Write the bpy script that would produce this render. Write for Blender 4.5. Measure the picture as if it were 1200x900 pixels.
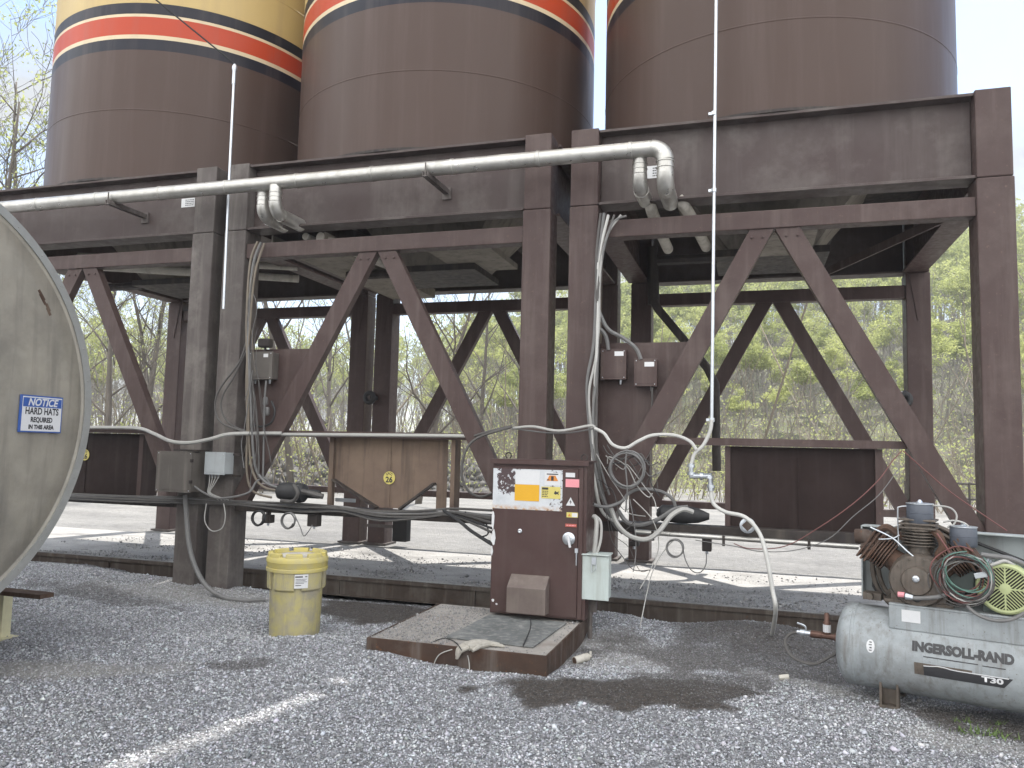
import bpy, bmesh, math, random
import numpy as np
from mathutils import Vector, Matrix
R = math.radians
random.seed(7); rng = np.random.default_rng(7)
S = bpy.context.scene
for o in list(bpy.data.objects): bpy.data.objects.remove(o)
COL = S.collection

# ------------------------------------------------------------------ camera
FPX, YAW, PITCH, ROLL, CH = 911.207, -0.301580, 0.0843674, 0.0239074, 1.7
def cam_axes():
    cy, sy, cp, sp = math.cos(YAW), math.sin(YAW), math.cos(PITCH), math.sin(PITCH)
    fwd = Vector((sy*cp, cy*cp, sp)); right = Vector((cy, -sy, 0)); up = right.cross(fwd)
    cr, sr = math.cos(ROLL), math.sin(ROLL)
    return cr*right + sr*up, -sr*right + cr*up, fwd
CR, CU, CF = cam_axes()
cd = bpy.data.cameras.new('camera'); cam = bpy.data.objects.new('camera', cd); COL.objects.link(cam)
cd.sensor_width = 36; cd.lens = FPX/1200*36; cd.clip_start = .05; cd.clip_end = 3000
cam.matrix_world = Matrix(((CR.x, CU.x, -CF.x, 0), (CR.y, CU.y, -CF.y, 0), (CR.z, CU.z, -CF.z, CH), (0, 0, 0, 1)))
S.camera = cam
S.render.resolution_x, S.render.resolution_y = 1024, 768
def ray(x, y): return CR*((x-600)/FPX) + CU*(-(y-450)/FPX) + CF
def P(x, y, Y):                       # measured photo point -> the real point at depth Y
    d = ray(x, y); t = Y/d.y; return Vector((d.x*t, Y, d.z*t+CH))
def PZ(x, y, Z=0):
    d = ray(x, y); t = (Z-CH)/d.z; return Vector((d.x*t, d.y*t, Z))

# ------------------------------------------------------------------ sun, sky, exposure
SUN_EL, SUN_AZ = R(63), R(11.5)          # azimuth from +Y towards +X: behind the silos
W = bpy.data.worlds.new('World'); S.world = W; W.use_nodes = True
nt = W.node_tree; nt.nodes.clear()
def N(nt, t, **k):
    n = nt.nodes.new(t)
    for a, b in k.items(): setattr(n, a, b)
    return n
out = N(nt, 'ShaderNodeOutputWorld'); bg = N(nt, 'ShaderNodeBackground'); sky = N(nt, 'ShaderNodeTexSky')
sky.sky_type = 'NISHITA'; sky.sun_disc = False; sky.sun_elevation = SUN_EL; sky.sun_rotation = SUN_AZ
sky.air_density = 1.0; sky.dust_density = .6; sky.ozone_density = 1.5
tc = N(nt, 'ShaderNodeTexCoord'); mp = N(nt, 'ShaderNodeMapping'); mp.inputs['Scale'].default_value = (1.6, 1.6, 3.2)
mp.inputs['Location'].default_value = (.35, .2, .1)
nz = N(nt, 'ShaderNodeTexNoise'); nz.inputs['Scale'].default_value = 1.9; nz.inputs['Detail'].default_value = 8; nz.inputs['Roughness'].default_value = .55
rp = N(nt, 'ShaderNodeValToRGB'); rp.color_ramp.elements[0].position = .47; rp.color_ramp.elements[1].position = .66
mx = N(nt, 'ShaderNodeMixRGB'); mx.inputs[2].default_value = (9.4, 9.6, 9.9, 1)
L = nt.links.new
L(tc.outputs['Generated'], mp.inputs[0]); L(mp.outputs[0], nz.inputs[0]); L(nz.outputs[0], rp.inputs[0])
sxyz = N(nt, 'ShaderNodeSeparateXYZ'); L(tc.outputs['Generated'], sxyz.inputs[0])
mrw = N(nt, 'ShaderNodeMapRange'); mrw.inputs[1].default_value = .25; mrw.inputs[2].default_value = -.25; L(sxyz.outputs[1], mrw.inputs[0])
mcl = N(nt, 'ShaderNodeMixRGB'); mcl.inputs[1].default_value = (2.15, 2.25, 2.35, 1); mcl.inputs[2].default_value = (10.4, 10.4, 10.4, 1)  # second colour: unseen cloud bank behind the camera, added brighter to light the fronts
L(mrw.outputs[0], mcl.inputs[0]); L(mcl.outputs[0], mx.inputs[2])
cmx = N(nt, 'ShaderNodeMath', operation='MAXIMUM'); L(rp.outputs[0], cmx.inputs[0]); L(mrw.outputs[0], cmx.inputs[1])
L(cmx.outputs[0], mx.inputs[0]); L(sky.outputs[0], mx.inputs[1]); L(mx.outputs[0], bg.inputs[0]); L(bg.outputs[0], out.inputs[0])
bg.inputs[1].default_value = .11
sd = bpy.data.lights.new('sun', 'SUN'); sd.energy = 3.2; sd.angle = R(.53); sd.color = (1, .95, .88)
so = bpy.data.objects.new('sun', sd); COL.objects.link(so)
sv = Vector((math.sin(SUN_AZ)*math.cos(SUN_EL), math.cos(SUN_AZ)*math.cos(SUN_EL), math.sin(SUN_EL)))
so.rotation_euler = sv.to_track_quat('Z', 'Y').to_euler(); so.location = sv*60
S.view_settings.view_transform = 'Standard'; S.view_settings.look = 'None'; S.view_settings.gamma = 1
S.view_settings.exposure = 1.45; S.view_settings.use_curve_mapping = False

# ------------------------------------------------------------------ materials
def newmat(name):
    m = bpy.data.materials.new(name); m.use_nodes = True
    return m, m.node_tree, m.node_tree.nodes['Principled BSDF']
def mixc(nt, fac, a, b, mode='MIX'):
    n = N(nt, 'ShaderNodeMixRGB', blend_type=mode)
    for i, v in ((0, fac), (1, a), (2, b)):
        if isinstance(v, bpy.types.NodeSocket): nt.links.new(v, n.inputs[i])
        elif i == 0: n.inputs[0].default_value = v
        else: n.inputs[i].default_value = (*v, 1)
    return n.outputs[0]
def noise(nt, scale, detail=4, rough=.55, sc=(1, 1, 1), loc=(0, 0, 0), world=False):
    if world: src = N(nt, 'ShaderNodeNewGeometry').outputs['Position']
    else: src = N(nt, 'ShaderNodeTexCoord').outputs['Object']
    m = N(nt, 'ShaderNodeMapping'); m.inputs['Scale'].default_value = sc; m.inputs['Location'].default_value = loc
    n = N(nt, 'ShaderNodeTexNoise'); n.inputs['Scale'].default_value = scale; n.inputs['Detail'].default_value = detail; n.inputs['Roughness'].default_value = rough
    nt.links.new(src, m.inputs[0]); nt.links.new(m.outputs[0], n.inputs[0]); return n.outputs[0]
def ramp(nt, v, p0, p1, c0=(0, 0, 0), c1=(1, 1, 1)):
    r = N(nt, 'ShaderNodeValToRGB'); e = r.color_ramp.elements
    e[0].position, e[1].position = p0, p1; e[0].color = (*c0, 1); e[1].color = (*c1, 1)
    nt.links.new(v, r.inputs[0]); return r.outputs[0]
def bump(nt, bs, h, strength=.3, dist=.01):
    b = N(nt, 'ShaderNodeBump'); b.inputs['Strength'].default_value = strength; b.inputs['Distance'].default_value = dist
    nt.links.new(h, b.inputs['Height']); nt.links.new(b.outputs[0], bs.inputs['Normal'])
def dirty(name, base, alt, dirt, rough=.55, metal=0, streak=1.0, amount=.5, scale=1.0, spot=None, bs_=.15):
    """painted or bare metal: base/alt mottling, vertical run streaks, dirt patches"""
    m, nt, bs = newmat(name)
    n1 = noise(nt, 3*scale, 6, .6, world=True); c = mixc(nt, ramp(nt, n1, .35, .68), base, alt)
    st = noise(nt, 9*scale, 5, .6, (1, 1, .07), world=True)
    c = mixc(nt, mixc(nt, streak, (0, 0, 0), ramp(nt, st, .5, .82)), c, dirt)
    pt = noise(nt, 1.7*scale, 8, .7, loc=(3, 1, 2), world=True)
    c = mixc(nt, mixc(nt, amount, (0, 0, 0), ramp(nt, pt, .5, .75)), c, dirt)
    if spot:
        sp = noise(nt, 22*scale, 6, .75, loc=(7, 7, 1), world=True)
        c = mixc(nt, ramp(nt, sp, .62, .66), c, spot)
    nt.links.new(c, bs.inputs['Base Color'])
    rr = noise(nt, 14*scale, 4, .6, world=True)
    nt.links.new(ramp(nt, rr, .3, .75, (rough-.13,)*3, (rough+.15,)*3), bs.inputs['Roughness'])
    bs.inputs['Metallic'].default_value = metal
    if not metal: bs.inputs['Specular IOR Level'].default_value = .2
    bump(nt, bs, noise(nt, 40*scale, 5, .6, world=True), bs_, .004)
    return m
def plain(name, c, rough=.6, metal=0, var=.25, scale=20):
    m, nt, bs = newmat(name)
    n = noise(nt, scale, 4, .6, world=True)
    d = tuple(x*(1-var) for x in c); e = tuple(min(1, x*(1+var)) for x in c)
    nt.links.new(mixc(nt, n, d, e), bs.inputs['Base Color'])
    bs.inputs['Roughness'].default_value = rough; bs.inputs['Metallic'].default_value = metal
    return m
M = {}
M['frame'] = dirty('brown_frame_paint', (.062, .041, .038), (.074, .051, .047), (.165, .135, .12), .5, amount=.3, streak=.45, spot=(.11, .075, .06))
M['girder'] = dirty('dusty_girder_paint', (.062, .045, .043), (.078, .062, .058), (.18, .165, .15), .5, amount=.6, streak=.35, scale=.55)
M['dusty'] = dirty('dusty_brown_paint', (.078, .066, .062), (.108, .095, .088), (.24, .22, .2), .6, amount=.6, streak=.6)
M['dark'] = dirty('sooty_steel', (.03, .026, .025), (.045, .038, .036), (.10, .085, .07), .6, amount=.5)
M['panel'] = dirty('dark_panel_paint', (.019, .012, .011), (.026, .017, .0155), (.055, .044, .04), .6, amount=.15, streak=.5)
M['panel'].node_tree.nodes['Principled BSDF'].inputs['Specular IOR Level'].default_value = .12
M['rustpanel'] = dirty('faded_rusty_panel', (.185, .135, .10), (.14, .10, .078), (.04, .032, .029), .75, amount=.3, streak=1)
M['rust'] = dirty('rusty_steel', (.07, .041, .029), (.045, .032, .026), (.15, .13, .115), .85, amount=.55, spot=(.13, .06, .03))
M['dustplate'] = dirty('dusty_rusty_plate', (.33, .31, .285), (.25, .235, .215), (.15, .095, .07), .9, streak=0, amount=.6, scale=1.5, bs_=.5)
M['beam'] = dirty('scale_side_steel', (.095, .078, .066), (.07, .052, .043), (.2, .18, .155), .75, amount=.6, spot=(.13, .075, .045))
M['alu'] = dirty('pipe_cladding', (.52, .51, .48), (.40, .39, .36), (.16, .15, .13), .38, .75, streak=.3, amount=.5, bs_=.08)
M['galv'] = plain('galvanised_steel', (.52, .55, .58), .35, .8, .2, 30)
M['lag'] = dirty('white_pipe_lagging', (.55, .52, .46), (.42, .40, .35), (.2, .18, .15), .8, amount=.5)
M['greybox'] = dirty('grey_enclosure_paint', (.40, .43, .44), (.34, .365, .375), (.2, .19, .18), .5, amount=.35)
M['palebox'] = dirty('pale_green_grey_box', (.46, .52, .50), (.40, .45, .435), (.22, .2, .16), .45, amount=.4)
M['olive'] = dirty('olive_brown_enclosure', (.095, .085, .076), (.12, .108, .098), (.2, .18, .16), .55, amount=.4)
M['cabinet'] = dirty('brown_cabinet_paint', (.062, .037, .034), (.072, .044, .041), (.12, .1, .09), .42, amount=.25, streak=.25, bs_=.06)
M['hood'] = dirty('hood_paint', (.14, .115, .10), (.115, .09, .082), (.2, .17, .15), .6)
M['yellow'] = dirty('dirty_yellow_plastic', (.41, .36, .15), (.33, .30, .215), (.235, .22, .19), .65, amount=1.0, streak=1.0, scale=3.5, spot=(.2, .18, .15))
M['yellowlid'] = dirty('yellow_lid_plastic', (.52, .44, .13), (.45, .39, .18), (.38, .35, .27), .55, amount=.75, streak=.2, scale=4)
M['tankgrey'] = dirty('grey_compressor_paint', (.31, .335, .345), (.24, .262, .27), (.14, .132, .12), .45, amount=.7, spot=(.12, .10, .085), scale=2.4)
M['cladding'] = dirty('weathered_aluminium_head', (.36, .33, .275), (.27, .25, .21), (.17, .155, .135), .5, .35, streak=1, amount=.7)
M['rim'] = plain('aluminium_rim', (.30, .30, .285), .45, .5, .2, 12)
M['castiron'] = dirty('oily_cast_iron', (.09, .075, .06), (.13, .105, .085), (.045, .038, .032), .55, .2, amount=.5, scale=4, spot=(.16, .1, .06))
M['castrust'] = dirty('rusty_cast_iron', (.115, .068, .048), (.08, .052, .04), (.045, .039, .034), .8, amount=.5, scale=4)
M['filter'] = plain('slate_filter_can', (.075, .085, .105), .5, 0, .25, 25)
M['limegreen'] = plain('pale_green_motor_paint', (.36, .40, .20), .45, 0, .15, 12)
M['motor'] = plain('dark_green_motor', (.09, .115, .105), .5, 0, .3, 10)
M['guard'] = dirty('belt_guard_grey', (.36, .39, .39), (.30, .33, .33), (.2, .19, .17), .55, amount=.3)
M['black'] = plain('black_rubber', (.022, .022, .023), .65, 0, .4, 20)
M['void'] = plain('dark_hole', (.012, .011, .011), .9)
M['cablegrey'] = plain('grey_cable_jacket', (.135, .133, .13), .55, 0, .3, 14)
M['cablelight'] = plain('pale_cable_jacket', (.34, .335, .315), .5, 0, .2, 10)
M['cabletan'] = plain('tan_cable_jacket', (.165, .138, .105), .6, 0, .3, 10)
M['cabledark'] = plain('dark_dusty_cable', (.075, .07, .066), .6, 0, .4, 12)
M['hosewhite'] = plain('white_hose', (.46, .455, .43), .5, 0, .15, 9)
M['redcable'] = plain('red_wire', (.14, .05, .045), .5, 0, .25, 14)
M['greenwire'] = plain('green_wire', (.08, .16, .13), .5)
M['white'] = plain('white_sticker', (.58, .585, .59), .5, 0, .05, 40)
M['ink'] = plain('black_ink', (.025, .025, .028), .6)
M['decalgrey'] = plain('worn_black_decal', (.026, .026, .028), .5, 0, .7, 60)
M['blue'] = plain('notice_blue', (.03, .085, .30), .45, 0, .15, 40)
M['stickyellow'] = plain('sticker_yellow', (.55, .47, .13), .5, 0, .1, 50)
M['golden'] = plain('golden_yellow_card', (.62, .335, .01), .5, 0, .05, 20)
M['pink'] = plain('pink_sticker', (.68, .26, .29), .5, 0, .08, 30)
M['orange'] = plain('orange_sticker', (.55, .2, .03), .5, 0, .2, 60)
M['redlabel'] = plain('red_label', (.35, .08, .05), .5)
M['mat'] = dirty('dusty_rubber_mat', (.15, .157, .155), (.10, .105, .103), (.30, .295, .28), .85, amount=.6, scale=2)
M['glove'] = plain('dirty_work_glove', (.33, .31, .27), .9, 0, .35, 30)
M['wood'] = dirty('weathered_plank', (.10, .06, .04), (.07, .045, .035), (.2, .16, .12), .85)
M['leg'] = plain('cream_painted_leg', (.62, .58, .38), .6, 0, .15)
M['brass'] = plain('rusty_brass_valve', (.11, .06, .045), .5, .5)
M['timber'] = dirty('grey_weathered_plate', (.26, .235, .2), (.2, .18, .15), (.1, .085, .07), .8, amount=.5)

def tank_paint():
    m, nt, bs = newmat('banded_tank_paint')
    t = N(nt, 'ShaderNodeTexCoord'); sx = N(nt, 'ShaderNodeSeparateXYZ'); nt.links.new(t.outputs['Object'], sx.inputs[0])
    mr = N(nt, 'ShaderNodeMapRange'); mr.inputs[1].default_value = 6; mr.inputs[2].default_value = 8; nt.links.new(sx.outputs[2], mr.inputs[0])
    r = N(nt, 'ShaderNodeValToRGB'); r.color_ramp.interpolation = 'CONSTANT'
    brown, navy, cream, red, tan = (.064, .041, .033), (.008, .010, .018), (.58, .48, .32), (.40, .05, .018), (.47, .35, .15)
    stops = [(0, brown), (6.72, navy), (6.875, cream), (6.925, red), (7.165, cream), (7.21, navy), (7.357, tan)]
    e = r.color_ramp.elements; e[0].position = 0; e[0].color = (*brown, 1); e[1].position = (6.72-6)/2; e[1].color = (*navy, 1)
    for z, c in stops[2:]:
        q = e.new((z-6)/2); q.color = (*c, 1)
    nt.links.new(mr.outputs[0], r.inputs[0])
    st = noise(nt, 5, 6, .6, (1, 1, .05)); c = mixc(nt, mixc(nt, .25, (0, 0, 0), ramp(nt, st, .5, .8)), r.outputs[0], (.16, .125, .115))  # dust streaks, strengthened to paint in soft vertical reflections
    bl = noise(nt, 1.2, 5, .6, (1, 1, .3)); c = mixc(nt, mixc(nt, .12, (0, 0, 0), ramp(nt, bl, .4, .7)), c, (.11, .08, .07))
    nt.links.new(c, bs.inputs['Base Color'])
    n2 = noise(nt, 3, 4, .6, (1, 1, .1)); nt.links.new(ramp(nt, n2, .3, .7, (.34,)*3, (.52,)*3), bs.inputs['Roughness']); bs.inputs['Specular IOR Level'].default_value = .22
    bump(nt, bs, noise(nt, .9, 2, .5), .12, .05)
    return m
M['tank'] = tank_paint()

def gravel_mat(name, stones=False):
    m, nt, bs = newmat(name)
    at = N(nt, 'ShaderNodeAttribute', attribute_name='soil')      # r: damp dark soil, g: pale fines and a painted brighter strip
    s = N(nt, 'ShaderNodeSeparateColor'); nt.links.new(at.outputs['Color'], s.inputs[0])
    geo = N(nt, 'ShaderNodeNewGeometry').outputs['Position']
    if stones:
        a2 = N(nt, 'ShaderNodeAttribute', attribute_name='tint'); base = a2.outputs['Color']
        nz = noise(nt, 120, 3, .6, world=True); base = mixc(nt, ramp(nt, nz, .3, .8), base, mixc(nt, .5, base, (.3, .3, .31)))
    else:
        cs = []
        for k, sc in enumerate((38, 75)):
            v = N(nt, 'ShaderNodeTexVoronoi'); v.inputs['Scale'].default_value = sc; nt.links.new(geo, v.inputs[0])
            se = N(nt, 'ShaderNodeSeparateColor'); nt.links.new(v.outputs['Color'], se.inputs[0])
            cs.append((ramp(nt, se.outputs[0], .05, .95, (.075, .076, .08), (.36, .365, .38)), v.outputs['Distance']))
        base = mixc(nt, .45, cs[0][0], cs[1][0])
        big = noise(nt, .8, 6, .65, world=True); base = mixc(nt, ramp(nt, big, .35, .75), base, mixc(nt, 1, base, (.68, .67, .66), 'MULTIPLY'))
        far = N(nt, 'ShaderNodeAttribute', attribute_name='far')
        fn = noise(nt, .5, 7, .7, (1, 2.2, 1), world=True); fd = ramp(nt, fn, .38, .66, (.30, .295, .28), (.20, .197, .19))
        fine = noise(nt, 9, 8, .8, (1, 1.6, 1), world=True)
        fd = mixc(nt, 1, fd, ramp(nt, fine, .3, .7, (.55,)*3, (1.15,)*3), 'MULTIPLY')
        base = mixc(nt, far.outputs['Fac'], base, fd)
    so_ = noise(nt, 30, 6, .7, world=True)
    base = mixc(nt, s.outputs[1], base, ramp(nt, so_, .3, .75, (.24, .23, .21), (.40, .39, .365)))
    base = mixc(nt, s.outputs[0], base, ramp(nt, so_, .35, .75, (.015, .011, .008), (.085, .066, .05)))
    nt.links.new(base, bs.inputs['Base Color']); bs.inputs['Roughness'].default_value = .88
    if not stones:
        h = N(nt, 'ShaderNodeMath', operation='ADD'); nt.links.new(cs[0][1], h.inputs[0]); nt.links.new(so_, h.inputs[1])
        bump(nt, bs, h.outputs[0], .9, .02)
    return m
M['gravel'] = gravel_mat('grey_limestone_gravel'); M['stone'] = gravel_mat('loose_gravel_stones', True)
def deck_mat():
    m, nt, bs = newmat('dusty_scale_deck')
    a = noise(nt, 1.3, 7, .65, (1, 1.6, 1), world=True); c = ramp(nt, a, .35, .66, (.30, .295, .285), (.47, .46, .44))
    b = noise(nt, 40, 6, .8, world=True); c = mixc(nt, 1, c, ramp(nt, b, .3, .7, (.6,)*3, (1.2,)*3), 'MULTIPLY')
    d = noise(nt, .9, 5, .6, (1, 1.5, 1), loc=(5, 2, 0), world=True); c = mixc(nt, ramp(nt, d, .56, .74), c, (.17, .165, .158))
    nt.links.new(c, bs.inputs['Base Color']); bs.inputs['Roughness'].default_value = .9; bump(nt, bs, b, .8, .02); return m
M['deck'] = deck_mat()
def hill_mat():
    m, nt, bs = newmat('leaf_litter_hillside')
    a = noise(nt, .25, 8, .7, world=True); c = ramp(nt, a, .35, .7, (.06, .054, .042), (.12, .108, .085))
    b = noise(nt, 1.6, 6, .7, world=True); c = mixc(nt, ramp(nt, b, .42, .66), c, (.10, .125, .05))
    nt.links.new(c, bs.inputs['Base Color']); bs.inputs['Roughness'].default_value = .95; return m
M['hill'] = hill_mat()
def leaf_mat(name, a, b):
    m, nt, bs = newmat(name)
    oi = N(nt, 'ShaderNodeObjectInfo'); n = noise(nt, .7, 3, .6)
    mm = N(nt, 'ShaderNodeMath', operation='ADD'); nt.links.new(n, mm.inputs[0]); nt.links.new(oi.outputs['Random'], mm.inputs[1])
    mh = N(nt, 'ShaderNodeMath', operation='MULTIPLY'); mh.inputs[1].default_value = .6; nt.links.new(mm.outputs[0], mh.inputs[0])
    c = ramp(nt, mh.outputs[0], .2, .75, a, b)
    nt.links.new(c, bs.inputs['Base Color']); bs.inputs['Roughness'].default_value = .6
    tr = N(nt, 'ShaderNodeBsdfTranslucent'); ad = N(nt, 'ShaderNodeMixShader'); ad.inputs[0].default_value = .6
    nt.links.new(c, tr.inputs[0]); nt.links.new(bs.outputs[0], ad.inputs[1]); nt.links.new(tr.outputs[0], ad.inputs[2])
    nt.links.new(ad.outputs[0], nt.nodes['Material Output'].inputs[0]); return m
M['leaf'] = leaf_mat('fresh_spring_leaves', (.23, .27, .085), (.41, .44, .17))
M['bark'] = plain('grey_brown_bark', (.115, .10, .085), .9, 0, .35, 6)
M['bark2'] = plain('pale_grey_bark', (.20, .185, .165), .9, 0, .3, 6)
M['twig'] = plain('dry_twigs', (.20, .17, .13), .9, 0, .3, 3)
M['rubble'] = plain('rubble_rock', (.105, .102, .097), .9, 0, .6, 3)
M['grass'] = plain('grass_blades', (.10, .16, .035), .7, 0, .3, 20)

# ------------------------------------------------------------------ mesh helpers
ORG = {}
class MB:
    def __init__(s): s.v, s.f, s.m = [], [], []
    def add(s, vs, fs, mi=0):
        b = len(s.v); s.v += [tuple(p) for p in vs]; s.f += [tuple(i+b for i in f) for f in fs]; s.m += [mi]*len(fs); return s
    def box(s, x0, x1, y0, y1, z0, z1, mi=0):
        return s.add([(x0, y0, z0), (x1, y0, z0), (x1, y1, z0), (x0, y1, z0), (x0, y0, z1), (x1, y0, z1), (x1, y1, z1), (x0, y1, z1)],
                     [(3, 2, 1, 0), (4, 5, 6, 7), (0, 1, 5, 4), (1, 2, 6, 5), (2, 3, 7, 6), (3, 0, 4, 7)], mi)
    def bar(s, a, b, w, d, side=(1, 0, 0), mi=0):   # oriented box a->b, w across in the side direction, d through
        a, b = Vector(a), Vector(b); t = (b-a).normalized(); sd = Vector(side); sd = (sd - t*sd.dot(t)).normalized(); n = t.cross(sd)
        q = []
        for p in (a, b):
            for i, j in ((-1, -1), (1, -1), (1, 1), (-1, 1)): q.append(p + sd*(i*w/2) + n*(j*d/2))
        return s.add(q, [(3, 2, 1, 0), (4, 5, 6, 7), (0, 1, 5, 4), (1, 2, 6, 5), (2, 3, 7, 6), (3, 0, 4, 7)], mi)
    def prism(s, poly, y0, y1, mi=0):               # poly of (x, z), counter-clockwise seen from -y
        n = len(poly)
        vs = [(x, y0, z) for x, z in poly] + [(x, y1, z) for x, z in poly]
        fs = [tuple(range(n)), tuple(range(2*n-1, n-1, -1))] + [(i, i+n, (i+1) % n+n, (i+1) % n) for i in range(n)]
        return s.add(vs, fs, mi)
    def tube(s, pts, r, n=8, smooth=0, closed=False, mi=0):
        pts = [Vector(p) for p in pts]
        rs = list(r) if isinstance(r, (list, tuple)) else [r]*len(pts)
        if smooth:
            q, qr = [], []
            for i in range(len(pts)-1):
                p0, p1, p2, p3 = pts[max(i-1, 0)], pts[i], pts[i+1], pts[min(i+2, len(pts)-1)]
                for k in range(smooth):
                    t = k/smooth
                    q.append(.5*((2*p1)+(p2-p0)*t+(2*p0-5*p1+4*p2-p3)*t*t+(3*p1-p0-3*p2+p3)*t**3)); qr.append(rs[i]*(1-t)+rs[i+1]*t)
            q.append(pts[-1]); qr.append(rs[-1]); pts, rs = q, qr
        m = len(pts); ring = []; nrm = None
        for i in range(m):
            t = (pts[(i+1) % m]-pts[i-1]) if closed else (pts[min(i+1, m-1)]-pts[max(i-1, 0)])
            t = t.normalized() if t.length > 1e-9 else Vector((0, 0, 1))
            if nrm is None: nrm = t.orthogonal().normalized()
            nrm = (nrm - t*nrm.dot(t)); nrm = nrm.normalized() if nrm.length > 1e-6 else t.orthogonal().normalized()
            bn = t.cross(nrm)
            ring += [pts[i]+(nrm*math.cos(2*math.pi*k/n)+bn*math.sin(2*math.pi*k/n))*rs[i] for k in range(n)]
        fs = []
        for i in range(m if closed else m-1):
            j = (i+1) % m
            fs += [(i*n+k, i*n+(k+1) % n, j*n+(k+1) % n, j*n+k) for k in range(n)]
        if not closed: fs += [tuple(range(n-1, -1, -1)), tuple((m-1)*n+k for k in range(n))]
        return s.add(ring, fs, mi)
    def lathe(s, prof, o=(0, 0, 0), axis=(0, 0, 1), n=32, mi=0, cap=True):   # prof of (radius, distance along axis)
        o = Vector(o); ax = Vector(axis).normalized(); u = ax.orthogonal().normalized() if abs(ax.z) < .99 else Vector((1, 0, 0)); w = ax.cross(u)
        vs = []
        for r, h in prof: vs += [o+ax*h+(u*math.cos(2*math.pi*k/n)+w*math.sin(2*math.pi*k/n))*r for k in range(n)]
        fs = []
        for i in range(len(prof)-1): fs += [(i*n+k, i*n+(k+1) % n, (i+1)*n+(k+1) % n, (i+1)*n+k) for k in range(n)]
        if cap: fs += [tuple(range(n-1, -1, -1)), tuple((len(prof)-1)*n+k for k in range(n))]
        return s.add(vs, fs, mi)
    def build(s, name, mats, parent=None, smooth=False, bevel=0):
        me = bpy.data.meshes.new(name)
        o = bpy.data.objects.new(name, me); COL.objects.link(o)
        off = Vector((0, 0, 0))
        if parent is not None:
            o.parent = parent; off = ORG[parent.name]; ORG[o.name] = off
        else:
            vs = np.array(s.v); off = Vector(((vs[:, 0].min()+vs[:, 0].max())/2, (vs[:, 1].min()+vs[:, 1].max())/2, vs[:, 2].min()))
            o.location = off; ORG[o.name] = off
        me.from_pydata([tuple(Vector(p)-off) for p in s.v], [], s.f)
        mats = mats if isinstance(mats, (list, tuple)) else [mats]
        for m in mats: me.materials.append(M[m])
        me.polygons.foreach_set('material_index', s.m)
        bm = bmesh.new(); bm.from_mesh(me); bmesh.ops.recalc_face_normals(bm, faces=bm.faces); bm.to_mesh(me); bm.free()
        if smooth:
            me.polygons.foreach_set('use_smooth', [True]*len(me.polygons)); me.set_sharp_from_angle(angle=R(40))
        if bevel:
            b = o.modifiers.new('bevel', 'BEVEL'); b.width = bevel; b.segments = 2; b.limit_method = 'ANGLE'; b.angle_limit = R(40)
        return o
def thing(name, label, cat, loc=(0, 0, 0), group=None, rz=0):
    o = bpy.data.objects.new(name, None); COL.objects.link(o); o.empty_display_size = .2
    o.location = loc; o.rotation_euler = (0, 0, rz); o['label'] = label; o['category'] = cat
    if group: o['group'] = group
    ORG[o.name] = Vector(loc) if rz == 0 else Vector((0, 0, 0)); return o
def tag(o, label, cat, group=None):
    o['label'] = label; o['category'] = cat
    if group: o['group'] = group
    return o
def kind(o, k): o['kind'] = k; return o
def dup(o, parent=None):
    c = o.copy(); COL.objects.link(c)
    if parent: c.parent = parent
    ORG[c.name] = Vector(c.location) if not parent else Vector((0, 0, 0))
    for ch in o.children: dup(ch, c)
    return c
def lettering(name, txt, size, mat, parent, o, xd, zd, width=None, cyl=None, shear=0, bold=0, align='CENTER'):
    """flat raised letters; o centre, xd reading direction, zd up; cyl=(r) wraps up-direction round a cylinder of radius r"""
    cu = bpy.data.curves.new(name, 'FONT'); cu.body = txt; cu.size = size; cu.align_x = align; cu.align_y = 'CENTER'; cu.shear = shear; cu.offset = bold
    cu.resolution_u = 3
    t = bpy.data.objects.new(name, cu); COL.objects.link(t)
    dg = bpy.context.evaluated_depsgraph_get(); dg.update(); me = bpy.data.meshes.new_from_object(t.evaluated_get(dg))
    bpy.data.objects.remove(t); bpy.data.curves.remove(cu)
    xd = Vector(xd).normalized(); zd = Vector(zd).normalized(); nd = xd.cross(zd); o = Vector(o)
    co = np.array([v.co for v in me.vertices]); k = width/(co[:, 0].max()-co[:, 0].min()) if width else 1
    off = ORG[parent.name]
    for v in me.vertices:
        x, y = v.co.x*k, v.co.y
        p = o + xd*x + (zd*y if not cyl else zd*(cyl*math.sin(y/cyl)) + nd*(cyl*(math.cos(y/cyl)-1)))
        v.co = p - off
    me.materials.clear(); me.materials.append(M[mat]); me.name = name
    ob = bpy.data.objects.new(name, me); COL.objects.link(ob); ob.parent = parent; ORG[ob.name] = off; return ob
def numpy_mesh(name, verts, faces, mats, midx=None, attrs=None):
    me = bpy.data.meshes.new(name); nv, nf, k = len(verts), len(faces), faces.shape[1]
    me.vertices.add(nv); me.vertices.foreach_set('co', verts.astype(np.float32).ravel())
    me.loops.add(nf*k); me.loops.foreach_set('vertex_index', faces.astype(np.int32).ravel())
    me.polygons.add(nf); me.polygons.foreach_set('loop_start', np.arange(0, nf*k, k, dtype=np.int32)); me.polygons.foreach_set('loop_total', np.full(nf, k, np.int32))
    for m in mats: me.materials.append(M[m])
    if midx is not None: me.polygons.foreach_set('material_index', midx.astype(np.int32))
    for an, (tp, data) in (attrs or {}).items():
        a = me.attributes.new(an, tp, 'POINT'); a.data.foreach_set('color' if 'COLOR' in tp else 'value', data.astype(np.float32).ravel())
    me.update(calc_edges=True); me.validate(); return me
def link(name, me, loc=(0, 0, 0)):
    o = bpy.data.objects.new(name, me); COL.objects.link(o); o.location = loc; ORG[o.name] = Vector(loc); return o

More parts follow.
